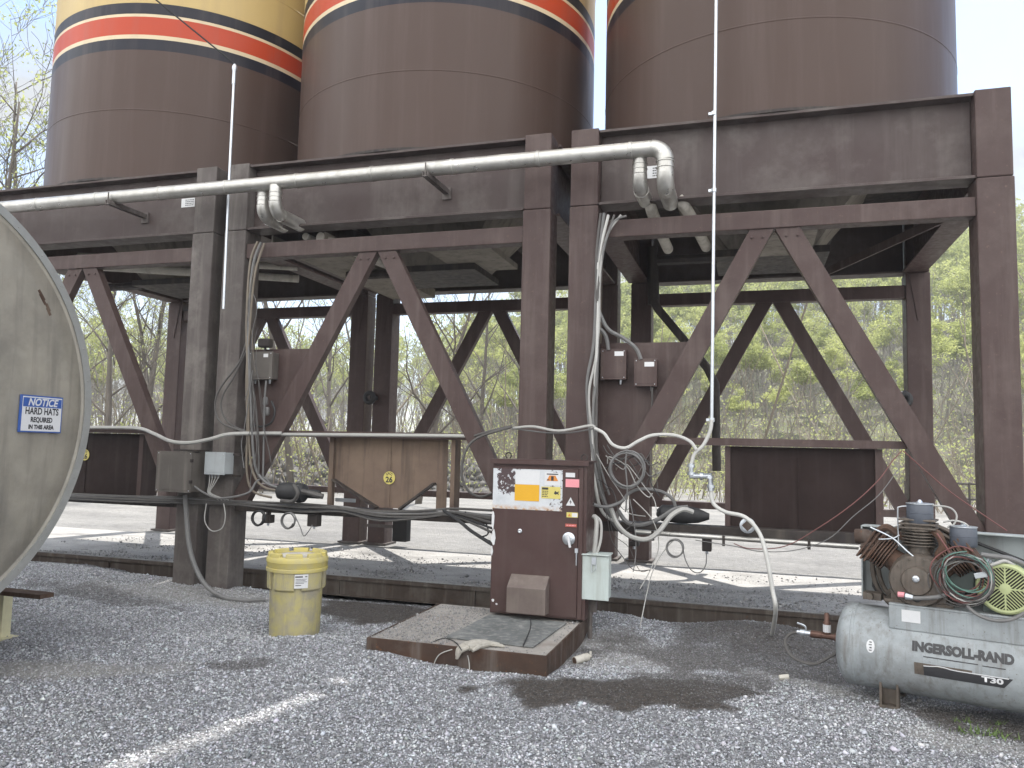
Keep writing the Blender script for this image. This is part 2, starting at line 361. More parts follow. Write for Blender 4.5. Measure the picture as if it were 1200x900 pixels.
# ------------------------------------------------------------------ value noise for terrain
_tab = np.random.default_rng(3).random((256, 256))
def vn(x, y):
    xi, yi = np.floor(x).astype(int), np.floor(y).astype(int); fx, fy = x-xi, y-yi
    fx, fy = fx*fx*(3-2*fx), fy*fy*(3-2*fy)
    g = lambda a, b: _tab[a & 255, b & 255]
    return (g(xi, yi)*(1-fx)+g(xi+1, yi)*fx)*(1-fy)+(g(xi, yi+1)*(1-fx)+g(xi+1, yi+1)*fx)*fy
def fbm(x, y, o=4):
    s, a, t = 0, .5, 0
    for k in range(o): s = s+a*vn(x*2**k+17*k, y*2**k+5*k); t += a; a *= .5
    return s/t
def sm(a, b, x): t = np.clip((x-a)/(b-a), 0, 1); return t*t*(3-2*t)
def blob(x, y, cx, cy, rx, ry, ang=0, soft=.5, rough=.55):
    c, s = math.cos(ang), math.sin(ang); u = ((x-cx)*c+(y-cy)*s)/rx; v = (-(x-cx)*s+(y-cy)*c)/ry
    d = np.hypot(u, v) + (fbm(x*3.6, y*3.6, 5)-.5)*2*rough
    return 1-sm(1-soft/2, 1+soft/2, d)
def ground_z(x, y):
    z = sm(10.4, 11.3, y)*.135
    z = z + (fbm(x*.9, y*.9)-.5)*.05*(1-sm(8, 9, y)) + (fbm(x*5, y*5)-.5)*.02
    z = z + .13*blob(x, y, -8.35, 7.7, 1.4, .75, 0, 1.6, .2)            # gravel bank by the scale, left
    z = z + .15*blob(x, y, .05, 8.0, .62, .42, 0, 1.7, .15)             # spilled fines against the beam
    z = z + .12*blob(x, y, -1.35, 7.75, .5, .5, 0, 1.7, .15)
    z = z + .05*blob(x, y, -6.0, 7.8, .8, .4, 0, 1.7, .15) + .04*blob(x, y, -1.0, 5.7, .9, .35, 0, 1.5, .2) + .09*blob(x, y, -3.15, 5.75, .75, .5, 0, 1.6, .2)
    z = z - .075*sm(7.75, 8.2, y)*(1-sm(9.2, 9.4, y))*(1-.6*blob(x, y, -8.6, 8.0, 1.2, .6, 0, 1, .2))
    trench = sm(8.26, 8.38, y)*(1-sm(9.2, 9.4, y))
    return z*(1-.0*trench) - .16*trench
def soil(x, y):
    r = np.maximum.reduce([blob(x, y, -1.15, 5.52, .72, .26, .12, .35, .95)*.92, blob(x, y, -.45, 5.85, .7, .22, .3, .4, .95)*.85, blob(x, y, -.2, 6.2, .5, .2, .2, .6, .9)*.6, blob(x, y, -3.6, 7.45, .95, .55, 0, .5, .5)*.95,
                           blob(x, y, -.15, 6.95, 1.15, .5, .1, .6, .9)*.65, blob(x, y, .5, 7.5, 1.1, .6, 0, .7, .7)*.7, blob(x, y, 1.75, 5.9, .75, .3, -.2, .5, .6)*.85,
                           blob(x, y, -6.9, 6.95, 1.1, .22, -.15, .6, .8)*.4, 
                           blob(x, y, -3.75, 5.2, .25, .09, .2, .6, .8)*.5,
                           sm(7.9, 8.25, y)*(1-sm(9.0, 9.3, y))*.55])
    g = np.maximum.reduce([blob(x, y, -5.0, 4.55, .85, .22, .5, .9, .6)*.75, blob(x, y, -5.7, 7.35, 1.6, .35, 0, 1, .7)*.6, blob(x, y, .9, 6.35, 1.3, .2, -.25, .8, .6)*.75,  # first blob paints a brighter strip into the gravel colour
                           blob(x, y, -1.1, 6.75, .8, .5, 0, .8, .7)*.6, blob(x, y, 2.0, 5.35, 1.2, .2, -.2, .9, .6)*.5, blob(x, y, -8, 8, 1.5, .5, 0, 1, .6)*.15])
    return np.clip(r, 0, 1), np.clip(g, 0, 1)*(1-np.clip(r, 0, 1))

# ------------------------------------------------------------------ ground sheet (one grid, finer near the camera)
def graded(a, b, fine0, fine1, d, D):
    l = [fine0]; s = d
    while l[-1] < fine1: l.append(l[-1]+d)
    s = d
    while l[-1] < b: s = min(s*1.35, D); l.append(l[-1]+s)
    k = [fine0]; s = d
    while k[-1] > a: s = min(s*1.35, D); k.append(k[-1]-s)
    return np.array(k[:0:-1]+l)
gx, gy = graded(-330, 330, -10, 4, .055, 40), graded(-240, 360, 2.2, 9.6, .055, 40)
X, Y = np.meshgrid(gx, gy); x, y = X.ravel(), Y.ravel()
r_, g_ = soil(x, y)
vs = np.stack([x, y, ground_z(x, y)], 1); nx, ny = len(gx), len(gy)
i = (np.arange(ny-1)[:, None]*nx+np.arange(nx-1)).ravel(); fs = np.stack([i, i+1, i+nx+1, i+nx], 1)
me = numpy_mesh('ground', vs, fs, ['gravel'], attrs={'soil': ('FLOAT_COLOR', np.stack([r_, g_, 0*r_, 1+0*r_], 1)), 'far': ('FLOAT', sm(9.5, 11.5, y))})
me.polygons.foreach_set('use_smooth', [True]*len(me.polygons)); kind(link('ground', me), 'structure')

# loose stones lying on it, near the camera
def stones(n, xr, yr, size, keep=None):
    x = rng.uniform(*xr, n); y = rng.uniform(*yr, n)
    r, g = soil(x, y); k = rng.random(n) > np.maximum(.35*r, .45*g)
    if keep is not None: k &= keep(x, y)
    x, y, r, g = x[k], y[k], r[k], g[k]; n = len(x)
    s = rng.lognormal(math.log(size), .33, n)*(1-.35*r)
    base = np.array([(1, 0, 0), (-1, 0, 0), (0, 1, 0), (0, -1, 0), (0, 0, 1), (0, 0, -1)], float)
    fc = np.array([(0, 2, 4), (2, 1, 4), (1, 3, 4), (3, 0, 4), (2, 0, 5), (1, 2, 5), (3, 1, 5), (0, 3, 5)])
    v = base[None]*rng.uniform(.55, 1.25, (n, 6, 1))*np.array([1, .8, .62]) + rng.uniform(-.28, .28, (n, 6, 3))
    a, b = rng.uniform(0, 6.283, n), rng.uniform(-.7, .7, n); ca, sa, cb, sb = np.cos(a), np.sin(a), np.cos(b), np.sin(b)
    v = np.stack([v[..., 0]*cb[:, None]-v[..., 2]*sb[:, None], v[..., 1], v[..., 0]*sb[:, None]+v[..., 2]*cb[:, None]], -1)
    v = np.stack([v[..., 0]*ca[:, None]-v[..., 1]*sa[:, None], v[..., 0]*sa[:, None]+v[..., 1]*ca[:, None], v[..., 2]], -1)*s[:, None, None]
    v += np.stack([x, y, ground_z(x, y)+s*rng.uniform(-.1, .5, n)], 1)[:, None]
    t = rng.beta(1.0, 1.25, n)[:, None]*np.array([.57, .585, .615])+np.array([.10, .102, .108]); t = t*rng.normal(1, .03, (n, 3))*(.74+.52*fbm(x*1.1+9, y*1.6+4, 5))[:, None]; t = np.clip(t, .03, .72)
    tint = np.repeat(np.concatenate([t, np.ones((n, 1))], 1), 6, 0); so_ = np.repeat(np.stack([r*.9, g*.6, 0*r, 1+0*r], 1), 6, 0)
    return v.reshape(-1, 3), (fc[None]+6*np.arange(n)[:, None, None]).reshape(-1, 3), tint, so_
def off_plinth(x, y): return ~((x > -2.97) & (x < -1.44) & (y > 5.72) & (y < 7.3))
A = [stones(380000, (-9.5, 3.6), (2.4, 8.25), .0078, off_plinth), stones(9000, (-9.5, 3.6), (2.4, 8.2), .0145, off_plinth)]
o1 = len(A[0][0])
me = numpy_mesh('gravel', np.concatenate([a[0] for a in A]), np.concatenate([A[0][1], A[1][1]+o1]), ['stone'],
                attrs={'tint': ('FLOAT_COLOR', np.concatenate([a[2] for a in A])), 'soil': ('FLOAT_COLOR', np.concatenate([a[3] for a in A]))})
kind(tag(link('gravel', me), 'loose grey crushed stone covering the yard in front', 'gravel'), 'stuff')

# ------------------------------------------------------------------ hillside behind
AZ = np.array([-75, -50, -33, -25, -18, -10, 1, 13, 30, 60]); EL = np.array([.05, .06, .065, .08, .118, .18, .212, .222, .22, .18])
def hill_z(x, y):
    az = np.degrees(np.arctan2(x, y)); r = np.hypot(x, y); e = np.interp(az, AZ, EL)
    top = e*122+1.7-8
    return .1 + (.35*sm(36, 122, r)+.65*np.clip((r-36)/86, 0, 1)**.9)*top + (fbm(x*.06, y*.06)-.5)*3*sm(36, 60, r) - .4*(1-sm(31, 37, r))
rr = np.concatenate([np.linspace(30, 125, 60), np.array([140, 170, 220])]); aa = np.radians(np.linspace(-80, 62, 110))
RR, AA = np.meshgrid(rr, aa); x, y = (RR*np.sin(AA)).ravel(), (RR*np.cos(AA)).ravel()
i = (np.arange(len(aa)-1)[:, None]*len(rr)+np.arange(len(rr)-1)).ravel(); n_ = len(rr)
me = numpy_mesh('hills', np.stack([x, y, hill_z(x, y)], 1), np.stack([i, i+1, i+n_+1, i+n_], 1)[:, ::-1], ['hill'])
me.polygons.foreach_set('use_smooth', [True]*len(me.polygons)); kind(link('hills', me), 'structure')

# ------------------------------------------------------------------ truck scale running under the silos
sc_ = thing('truck_scale', 'long dusty steel truck scale deck running under the silo frames', 'truck scale', (-4, 8.46, 0))
b = MB(); b.box(-26, 12, 8.47, 10.95, .10, .152); b.build('deck', 'deck', sc_)
b = MB(); b.box(-26, 12, 8.46, 8.475, -.075, .10); b.box(-26, 12, 8.43, 8.46, -.08, -.066)
b.box(-26, 12, 8.43, 8.468, .104, .146)
xx = -9.9
while xx < 3: b.box(xx, xx+.016, 8.435, 8.4595, -.065, .10); xx += 1.72
b.build('side_beam', 'beam', sc_)
def deck_dirt():                         # windrow of fines lying along the deck
    n = 16000; x = rng.uniform(-10, 3, n); y = 8.5+rng.beta(.9, 2.2, n)*2.4
    k = fbm(x*1.4, y*2.0) + rng.normal(0, .08, n) > .5; x, y = x[k], y[k]; n = len(x); s = rng.lognormal(math.log(.0075), .45, n)
    base = np.array([(1, 0, 0), (-1, 0, 0), (0, 1, 0), (0, -1, 0), (0, 0, 1), (0, 0, -1)], float)
    fc = np.array([(0, 2, 4), (2, 1, 4), (1, 3, 4), (3, 0, 4), (2, 0, 5), (1, 2, 5), (3, 1, 5), (0, 3, 5)])
    v = (base[None]*rng.uniform(.6, 1.2, (n, 6, 1))+rng.uniform(-.25, .25, (n, 6, 3)))*s[:, None, None]+np.stack([x, y, .152+s*.4], 1)[:, None]
    t = np.clip(rng.beta(1.5, 2.2, n)[:, None]*np.array([.42, .41, .40])+.10, .03, .5); tint = np.repeat(np.concatenate([t, np.ones((n, 1))], 1), 6, 0)
    return numpy_mesh('gravel', v.reshape(-1, 3), (fc[None]+6*np.arange(n)[:, None, None]).reshape(-1, 3), ['stone'], attrs={'tint': ('FLOAT_COLOR', tint), 'soil': ('FLOAT_COLOR', np.zeros((len(tint), 4)))})
kind(tag(link('gravel', deck_dirt()), 'spilled grit scattered over the truck scale deck', 'grit'), 'stuff')

# ------------------------------------------------------------------ silo frames and silos (one module, copied)
YF, YB, WD = 7.63, 11.72, 4.0            # front face, rear face, width
def make_frame(loc):
    ox, D = loc[0], .07
    t = thing('support_frame', 'brown steel silo frame in the middle with the rusty tapered panel', 'steel frame', loc, 'braced steel frames carrying the silos')
    def X(v): return ox+v
    for fx, y0 in ((0, YF), (WD-.3, YF), (D, YB-.3), (WD-.3+D, YB-.3)):
        front = y0 == YF
        m = 'frame'
        b = MB(); b.box(X(fx), X(fx+.3), y0, y0+.3, -.05 if front else .12, 4.205)
        c = b.build('column', m, t, bevel=.012)
        b = MB(); b.box(X(fx+.006), X(fx+.294), y0+.006, y0+.294, 4.212, 5.02); b.box(X(fx+.02), X(fx+.28), y0+.02, y0+.28, 4.2, 4.22); b.build('column_head', m, c, bevel=.012)
        b = MB(); z = .0 if front else .14
        b.box(X(fx-.05), X(fx+.35), y0-.05, y0+.35, z, z+.025); b.build('base_plate', 'dusty', c)
        # gusset under the girder
        if not front:
            b = MB(); b.prism([(X(fx+.15)-.012-.1, 4.19), (X(fx+.15)-.012, 3.55), (X(fx+.15)+.012, 3.55), (X(fx+.15)+.112, 4.19)], y0-.012, y0-.002); b.build('gusset', m, c)
    for y0, d, nm in ((YF, 0, 1), (YB-.3, D, -1)):
        b = MB(); xa, xb = X(.3+d), X(WD-.3+d)
        b.box(xa, xb, y0+.145, y0+.16, 4.24, 4.972); b.box(xa, xb, y0+.02, y0+.285, 4.972, 5.0); b.box(xa, xb, y0+.02, y0+.285, 4.212, 4.24)
        b.build('girder', 'girder', t, bevel=.004)
        b = MB(); b.box(xa, xb, y0+.03, y0+.19, 3.868, 4.045); b.build('top_chord', 'frame', t, bevel=.008)
        b = MB(); b.box(xa, xb, y0+.07, y0+.25, .925, 1.02); b.build('bottom_chord', 'frame' if nm < 0 else 'dark', t, bevel=.006)
        ap = X(WD/2+d)
        for sg in (-1, 1):
            b = MB(); q = Vector((ap+sg*.115, y0+.10, 3.868)); e = Vector((ap+sg*1.66, y0+.10, 1.0))
            dr = (e-q).normalized(); pr = Vector((-dr.z, 0, dr.x)); w = .098
            poly = [q+pr*w, q-pr*w, e-pr*w, e+pr*w]
            zt, zb = 3.868, 1.02
            def cut(p, z): k = (z-p.z)/dr.z; return ((p+dr*k).x, z)
            poly = [cut(q+pr*w, zt), cut(q-pr*w, zt), cut(q-pr*w, zb), cut(q+pr*w, zb)]
            b.prism(poly, y0+.05, y0+.062); 
            for off in (-1, 1):
                a_ = q+pr*w*off; a2 = q+pr*(w-.012)*off
                b.prism([cut(a_, zt), cut(a2, zt), cut(a2, zb), cut(a_, zb)], y0+.0621, y0+.15)
            b_o = b.build('brace', 'frame', t)
            if nm > 0:
                b = MB()
                for kk in (-1, 1):
                    for zz_ in (3.79, 1.12): q_ = Vector(cut(q+pr*kk*.045, zz_)[:1]+(y0+.0495,)+(zz_,)); b.lathe([(.014, 0), (.014, .010), (.009, .013)], q_, (0, -1, 0), 6)
                b.build('bolt', 'frame', b_o)
        if nm > 0:
            b = MB(); b.box(X(.62), X(3.26), y0+.13, y0+.21, 1.79, 1.86); b.build('mid_rail', 'frame', t)
            b = MB(); b.prism([(X(.302), 2.81), (X(.302), 1.55), (X(.56), 1.55), (X(1.22), 2.81)][::-1], y0+.20, y0+.212); b.build('gusset_plate', 'frame', t)
    for d in (0, WD-.3):
        b = MB(); x0 = X(d+.035)
        b.box(x0+.14, x0+.155, YF+.3, YB-.3, 4.24, 4.972); b.box(x0, x0+.29, YF+.3, YB-.3, 4.972, 5.0); b.box(x0, x0+.29, YF+.3, YB-.3, 4.212, 4.24)
        b.build('girder', 'frame', t)
    b = MB()
    for k, v in enumerate((1.15, 2.7)): b.box(X(v), X(v+.12), YF+.3, YB-.3, 4.62, 4.955)
    b.build('cross_beam', 'dark', t)
    b = MB(); b.box(X(.28), X(WD-.22), YF+.2, YB-.2, 4.958, 4.97); b.build('floor_plate', 'dark', t)
    return t
frB = make_frame((-6.0, YF, 0))
frA = dup(frB); frA.location.x = -10.155; frA['label'] = 'leftmost brown steel silo frame behind the round tank end'
frC = dup(frB); frC.location.x = -1.80; frC['label'] = 'right brown steel silo frame with the dark square panel beside the compressor'
for o_, px_ in ((frA, -10.155), (frC, -1.8)): ORG[o_.name] = Vector((px_, YF, 0))

for fr_, x_ in ((frA, WD-.3), (frB, 0)):      # the double column by the enclosures is the dusty one
    for c_ in fr_.children:
        if c_.name.startswith('column') and len(c_.data.vertices):
            xs = [v.co.x for v in c_.data.vertices]; ys = [v.co.y for v in c_.data.vertices]
            if abs(min(xs)-x_) < .05 and max(ys) < 1:
                for q_ in [c_]+list(c_.children):
                    q_.data = q_.data.copy(); q_.data.materials[0] = M['dusty']
def make_silo(cx, rad):
    cy = 9.64; t = thing('silo', 'middle silo with a brown shell and a red stripe at the picture top', 'silo', (cx, cy, 0), 'painted storage silos on steel frames')
    b = MB(); n = 96
    b.lathe([(rad, 5.0), (rad, 16.0), (rad*.6, 17.2), (.3, 17.6)], (cx, cy, 0), n=n); b.build('shell', 'tank', t, smooth=True)
    b = MB()
    for z in (5.93, 7.86, 9.8, 11.7): b.lathe([(rad+.0005, z-.010), (rad+.0035, z-.004), (rad+.0035, z+.004), (rad+.0005, z+.010)], (cx, cy, 0), n=n, cap=False)
    b.build('weld_seam', 'tank', t)
    b = MB(); b.lathe([(rad+.02, 5.001), (rad+.02, 5.03)], (cx, cy, 0), n=n); b.build('base_ring', 'dark', t)
    b = MB(); s = 1
    for (w0, z0), (w1, z1) in (((1.15, 4.95), (.45, 4.05)),):
        vs = [(cx+i_*w0, cy+j_*w0*.8, z0) for i_, j_ in ((-1, -1), (1, -1), (1, 1), (-1, 1))]+[(cx+i_*w1, cy+j_*w1, z1) for i_, j_ in ((-1, -1), (1, -1), (1, 1), (-1, 1))]
        b.add(vs, [(0, 1, 5, 4), (1, 2, 6, 5), (2, 3, 7, 6), (3, 0, 4, 7), (4, 5, 6, 7), (3, 2, 1, 0)])
    h = b.build('discharge_hopper', 'timber', t)
    b = MB(); b.box(cx-.62, cx+.62, cy-.5, cy+.5, 3.98, 4.06); b.tube([(cx-.6, cy-.3, 4.02), (cx-1.3, cy-.3, 4.02)], .06); b.build('slide_gate', 'dark', h)
    return t
slB = make_silo(-4.0, 1.985)
slA = dup(slB); slA.location.x = -8.14; slA['label'] = 'leftmost silo with a tan top and red stripe above brown'
slC = dup(slB); slC.location.x = .20; slC['label'] = 'right silo with a plain brown shell and a pipe in front'

# ------------------------------------------------------------------ spill panels on the frames
def panel(label, x0, x1, mat, tapered):
    y = 7.86; t = thing('spill_panel', label, 'panel', ((x0+x1)/2, y, .98), 'sheet steel panels on the front frames')
    if tapered:
        xm, z0, z1 = (x0+x1)/2, 1.0, 1.80
        b = MB(); b.prism([(x0+.06, z1), (x0+.06, 1.33), (xm-.13, z0+.03), (xm+.13, z0+.03), (x1-.22, 1.33), (x1-.22, 1.03), (x1-.10, 1.03), (x1-.10, z1)], y-.006, y); b.build('sheet', mat, t)
        b = MB(); b.bar((x1-.225, y-.05, 1.32), (xm+.14, y-.05, z0+.03), .02, .09, (0, 0, 1)); b.bar((x0+.065, y-.05, 1.32), (xm-.14, y-.05, z0+.03), .02, .09, (0, 0, 1)); b.build('folded_edge', 'dark', t)
        b = MB(); b.box(x0, x0+.055, y-.05, y+.01, .98, z1); b.build('side_post', mat, t)
        b = MB(); b.box(x1-.045, x1, y-.05, y+.12, .98, z1); b.build('side_post', mat, t)
        b = MB(); b.box(x0+.06, xm-.45, y+.02, y+.04, 1.07, 1.11); b.build('tie_bar', 'galv', t)
    else:
        b = MB(); b.box(x0, x1, y-.006, y, 1.02, 1.785); b.build('sheet', mat, t)
        b = MB(); b.box(x1-.05, x1+.012, y-.03, y+.25, 1.02, 1.785); b.build('side_post', 'frame', t)
        b = MB(); b.box(x0-.03, x0+.02, y-.03, y+.2, 1.02, 1.785); b.build('side_post', 'frame', t)
    b = MB(); b.box((x0+x1)/2-.04, (x0+x1)/2-.01, y-.014, y-.006, 1.04, 1.785); b.build('stiffener', mat, t)
    return t
pB = panel('rusty tan sheet steel panel with slanted lower corners', -4.57, -3.05, 'rustpanel', True)
pC = panel('dark brown square sheet panel left of the compressor', -.23, 1.12, 'panel', False)
pA = panel('dark maroon sheet panel beside the round tank', -8.9, -7.18, 'panel', False)
def spill_badge(x, z, label, first=None):
    t = thing('number_badge', label, 'badge', (x, 7.838, z), 'round yellow number badges')
    b = MB(); b.lathe([(.068, 0), (.07, .002), (.07, .005)], (x, 7.846, z), (0, -1, 0), 28); b.build('disc', 'stickyellow', t)
    lettering('lettering', '26', .085, 'ink', t, (x, 7.8395, z-.022), (1, 0, 0), (0, 0, 1), bold=.003)
    for k, c in enumerate('SPCC'):
        a = R(128-k*25); q = Vector((x+math.cos(a)*.047, 7.8395, z+math.sin(a)*.047)); lettering('lettering', c, .036, 'ink', t, q, (math.sin(a), 0, -math.cos(a)), (math.cos(a), 0, math.sin(a)), bold=.001)
spill_badge(P(456, 560, 7.84).x, P(456, 560, 7.84).z, 'round yellow badge reading 26 on the rusty tan panel')
spill_badge(P(100, 533, 7.84).x-.01, P(100, 533, 7.84).z, 'round yellow badge half hidden behind the round tank')

# ------------------------------------------------------------------ insulated pipe along the girders
YP, ZP, RP = 7.27, 4.60, .077
t = thing('insulated_pipe', 'long silver clad pipe running along the front of the girders', 'pipe', (-5, YP, ZP))
xe = -.80
b = MB(); b.tube([(-14, YP, ZP), (xe-.12, YP, ZP)], RP, 20)
xx = -9.4
while xx < xe-.2: b.lathe([(RP+.001, -.02), (RP+.005, -.016), (RP+.005, .016), (RP+.001, .02)], (xx, YP, ZP), (1, 0, 0), 20, cap=False); xx += .92
b.build('cladding', 'alu', t, smooth=True)
def arc(c, u, w, r, a0, a1, n=8): return [Vector(c)+Vector(u)*(r*math.cos(R(a0+(a1-a0)*k/n)))+Vector(w)*(r*math.sin(R(a0+(a1-a0)*k/n))) for k in range(n+1)]
b = MB(); b.tube(arc((xe-.12, YP, ZP-.13), (1, 0, 0), (0, 0, 1), .13, 90, 0), RP+.004, 20)
b.tube([(xe+.01, YP, ZP-.13), (xe+.01, YP, ZP-.26)], RP+.002, 20)
b.tube(arc((xe+.01, YP+.13, ZP-.25), (0, -1, 0), (0, 0, -1), .13, 0, 90), RP+.004, 20); b.tube([(xe+.01, YP+.13, ZP-.38), (xe+.01, 7.78, ZP-.38)], RP+.004, 20)
for z in (ZP-.14, ZP-.2): b.lathe([(RP+.004, -.008), (RP+.009, -.005), (RP+.009, .005), (RP+.004, .008)], (xe+.01, YP, z), (0, 0, 1), 20, cap=False)
b.build('elbow', 'alu', t, smooth=True)
for bx, dy in ((-1.04, .13), (-5.06, -.02), (-5.28, .16)):
    b = MB(); rr_ = RP-.008
    b.tube([(bx, YP+dy*.5, ZP-.04), (bx, YP+dy*.5, ZP-.22)], rr_, 18); b.tube(arc((bx, YP+dy*.5+.12, ZP-.22), (0, -1, 0), (0, 0, -1), .12, 0, 90), rr_+.003, 18)
    b.tube([(bx, YP+dy*.5+.11, ZP-.34), (bx, 7.78, ZP-.34)], rr_+.006, 18)
    for z in (ZP-.12, ZP-.17): b.lathe([(rr_, -.007), (rr_+.005, -.004), (rr_+.005, .004), (rr_, .007)], (bx, YP+dy*.5, z), (0, 0, 1), 18, cap=False)
    b.build('branch', 'alu', t, smooth=True)
for bx in (-7.30, -3.22):
    b = MB(); b.box(bx-.03, bx+.03, YP-.11, 7.775, ZP-.115, ZP-.105); b.box(bx-.03, bx-.022, YP-.11, 7.775, ZP-.105, ZP-.06); b.box(bx+.022, bx+.03, YP-.11, 7.775, ZP-.105, ZP-.06)
    b.box(bx-.05, bx+.05, 7.755, 7.775, ZP-.17, ZP-.04); b.tube([(bx, YP-.10, ZP-.12), (bx, YP-.10, ZP+.03)], .008, 6); b.build('pipe_bracket', 'dusty', t)

# pipes under the silos
def under(name, label, pts, r, m='lag', sm_=0, cat='pipe', group='lagged pipes under the silos'):
    b = MB(); b.tube(pts, r, 14, smooth=sm_); return tag(b.build(name, m, smooth=True), label, cat, group)
under('lagged_pipe', 'white lagged pipe under the right silo, left of the two', [(-1.0, 7.78, 4.26), (-.98, 7.95, 4.15), (-.96, 9.2, 4.12)], .06, sm_=4)
under('lagged_pipe', 'white lagged pipe under the right silo, nearest the tall conduit', [(-.72, 7.78, 4.26), (-.62, 7.95, 4.15), (-.52, 9.2, 4.12)], .06, sm_=4)
under('lagged_pipe', 'white lagged pipe crossing under the left silo, lower of two', [(-9.2, 8.3, 4.12), (-6.3, 9.7, 4.10)], .055, group=None)
under('lagged_pipe', 'white lagged pipe crossing under the left silo, upper of two', [(-8.9, 8.3, 4.22), (-6.2, 9.5, 4.22)], .05, group=None)
under('lagged_pipe', 'long lagged pipe under the middle silo beside the brace top', [(-4.9, 7.95, 4.16), (-4.6, 9.6, 4.12), (-4.35, 9.75, 4.12), (-4.25, 9.6, 4.13)], .06, sm_=5, group=None)
under('lagged_pipe', 'thin lagged pipe under the middle silo, left of its neighbour', [(-5.1, 7.95, 4.18), (-5.05, 10.6, 4.12)], .045, group=None)
# walkway trough under the middle silo and plates
b = MB(); b.box(-5.55, -4.85, 7.95, 11.3, 4.08, 4.10); b.box(-5.57, -5.545, 7.95, 11.3, 4.08, 4.22); b.box(-4.855, -4.83, 7.95, 11.3, 4.08, 4.22)
tag(b.build('cable_trough', 'timber'), 'weathered steel trough under the middle silo', 'trough')
b = MB(); b.box(-3.75, -2.95, 8.35, 9.6, 4.06, 4.13); tag(b.build('cover_plate', 'timber'), 'pale weathered plate under the middle silo near its right column', 'plate')
b = MB(); b.box(-.02, .62, 8.2, 9.1, 3.95, 4.16); tag(b.build('cover_plate', 'timber'), 'grey weathered box under the right silo behind the brace top', 'plate')
b = MB(); b.bar((.75, 11.1, 4.1), (1.95, 8.6, 4.18), .1, .02, (0, 0, 1)); tag(b.build('steel_angle', 'frame'), 'slanted steel angle under the right silo', 'steel angle')

# ------------------------------------------------------------------ conduits, cables
def cable(name, label, pts, r, m, cat='cable', group=None, sm_=6, n=7):
    pts = [P(*p) if not isinstance(p, Vector) else p for p in pts]
    b = MB(); b.tube(pts, r, n, smooth=sm_); return tag(b.build(name, m, smooth=True), label, cat, group)
# mast conduit left with overhead wire
t = thing('conduit_mast', 'thin galvanised conduit standing up in front of the left silo', 'conduit', (-5.87, 7.46, 3.2))
b = MB(); b.tube([P(262, 362, 7.5), P(268, 225, 7.5), P(275, 78, 7.5)], .016, 10); b.build('pipe', 'galv', t, smooth=True)
b = MB(); q = P(275, 78, 7.5); b.lathe([(.022, -.22), (.022, -.05), (.03, -.03), (.03, .0), (.012, .03)], q, (0, 0, 1), 12); b.build('weather_head', 'galv', t, smooth=True)
b = MB(); p1 = P(183, 0, 6.9); p0 = P(274, 74, 7.5); mid = (p0+p1)/2; mid.z -= .03; far = p1+(p1-p0)*6; far.z += 1.2
b.tube([p0, p1, far], .009, 6); tag(b.build('overhead_wire', 'black'), 'black wire slanting up from the conduit over the left silo', 'wire')
t = thing('conduit_mast', 'tall galvanised conduit rising out of view before the right silo', 'conduit', (-.36, 7.5, 1.8))
q0, q1 = P(834, 490, 7.5), P(838.6, 60, 7.5); top = q1+(q1-q0)*1.2
b = MB(); b.tube([q0, q1, top], .0165, 10); b.build('pipe', 'galv', t, smooth=True)
b = MB()
for py in (133, 223, 492):
    c = P(836.5 if py < 300 else 834, py, 7.5); b.lathe([(.026, -.018), (.026, .018)], c, (0, 0, 1), 10); b.box(c.x-.05, c.x-.01, c.y-.008, c.y+.03, c.z-.012, c.z+.012)
b.build('clamp', 'galv', t)
t = thing('flexible_conduit', 'white flexible conduit with elbow fittings curving down to the gravel', 'conduit', (-.3, 7.5, 0))
b = MB(); b.tube([P(*a, 7.48) for a in ((834, 492), (832, 506), (824, 522), (814, 532), (810, 545))], .018, 9, 5); b.build('upper_bend', 'hosewhite', t, smooth=True)
b = MB(); b.tube([P(*a, 7.48) for a in ((810, 543), (810, 558), (832, 558), (833, 575))], .03, 9)
for a in ((810, 546), (810, 555), (822, 558), (831, 559), (833, 570)): b.lathe([(.036, -.013), (.036, .013)], P(*a, 7.48), (0, 0, 1) if a[0] != 822 else (1, 0, 0), 10)
b.build('elbow_fitting', 'galv', t, smooth=True)
pts = [P(833, 575, 7.48), P(836, 590, 7.46), P(850, 600, 7.42), P(873, 606, 7.36), P(890, 625, 7.3), P(899, 655, 7.2), P(905, 690, 7.15), P(909, 715, 7.12), PZ(904, 749, .02)]
b = MB(); b.tube(pts, .019, 10, 6); b.build('lower_hose', 'hosewhite', t, smooth=True)
# pale conduit along the mid rails
cable('conduit', 'pale conduit along the left frame rail sagging past the columns', [(60, 501, 7.72), (120, 501, 7.7), (162, 502, 7.68), (180, 508, 7.5), (200, 517, 7.42), (222, 519, 7.4), (245, 515, 7.4), (268, 509, 7.45), (300, 508, 7.6), (330, 508, 7.66)], .022, 'cablelight', 'conduit')
cable('conduit', 'straight pale pipe along the rail above the rusty tan panel', [(322, 509, 7.7), (440, 510, 7.7), (556, 511, 7.7)], .02, 'cablelight', 'conduit', sm_=0)
cable('cable', 'dark cable looping down beside the rusty tan panel', [(556, 511, 7.6), (576, 505, 7.5), (600, 500, 7.45), (560, 513, 7.45), (545, 530, 7.42), (541, 555, 7.4), (548, 574, 7.4), (562, 582, 7.42), (577, 578, 7.46)], .014, 'cabledark')
cable('cable', 'pale cable strung over the brown control cabinet between columns', [(600, 502, 7.5), (625, 500, 7.45), (655, 505, 7.42), (690, 499, 7.45), (697, 501, 7.46)], .014, 'cablelight')
cable('cable', 'grey cable sagging just below the pale one over the cabinet', [(600, 502, 7.5), (640, 507, 7.47), (668, 507, 7.47), (697, 502, 7.48)], .008, 'cablegrey')
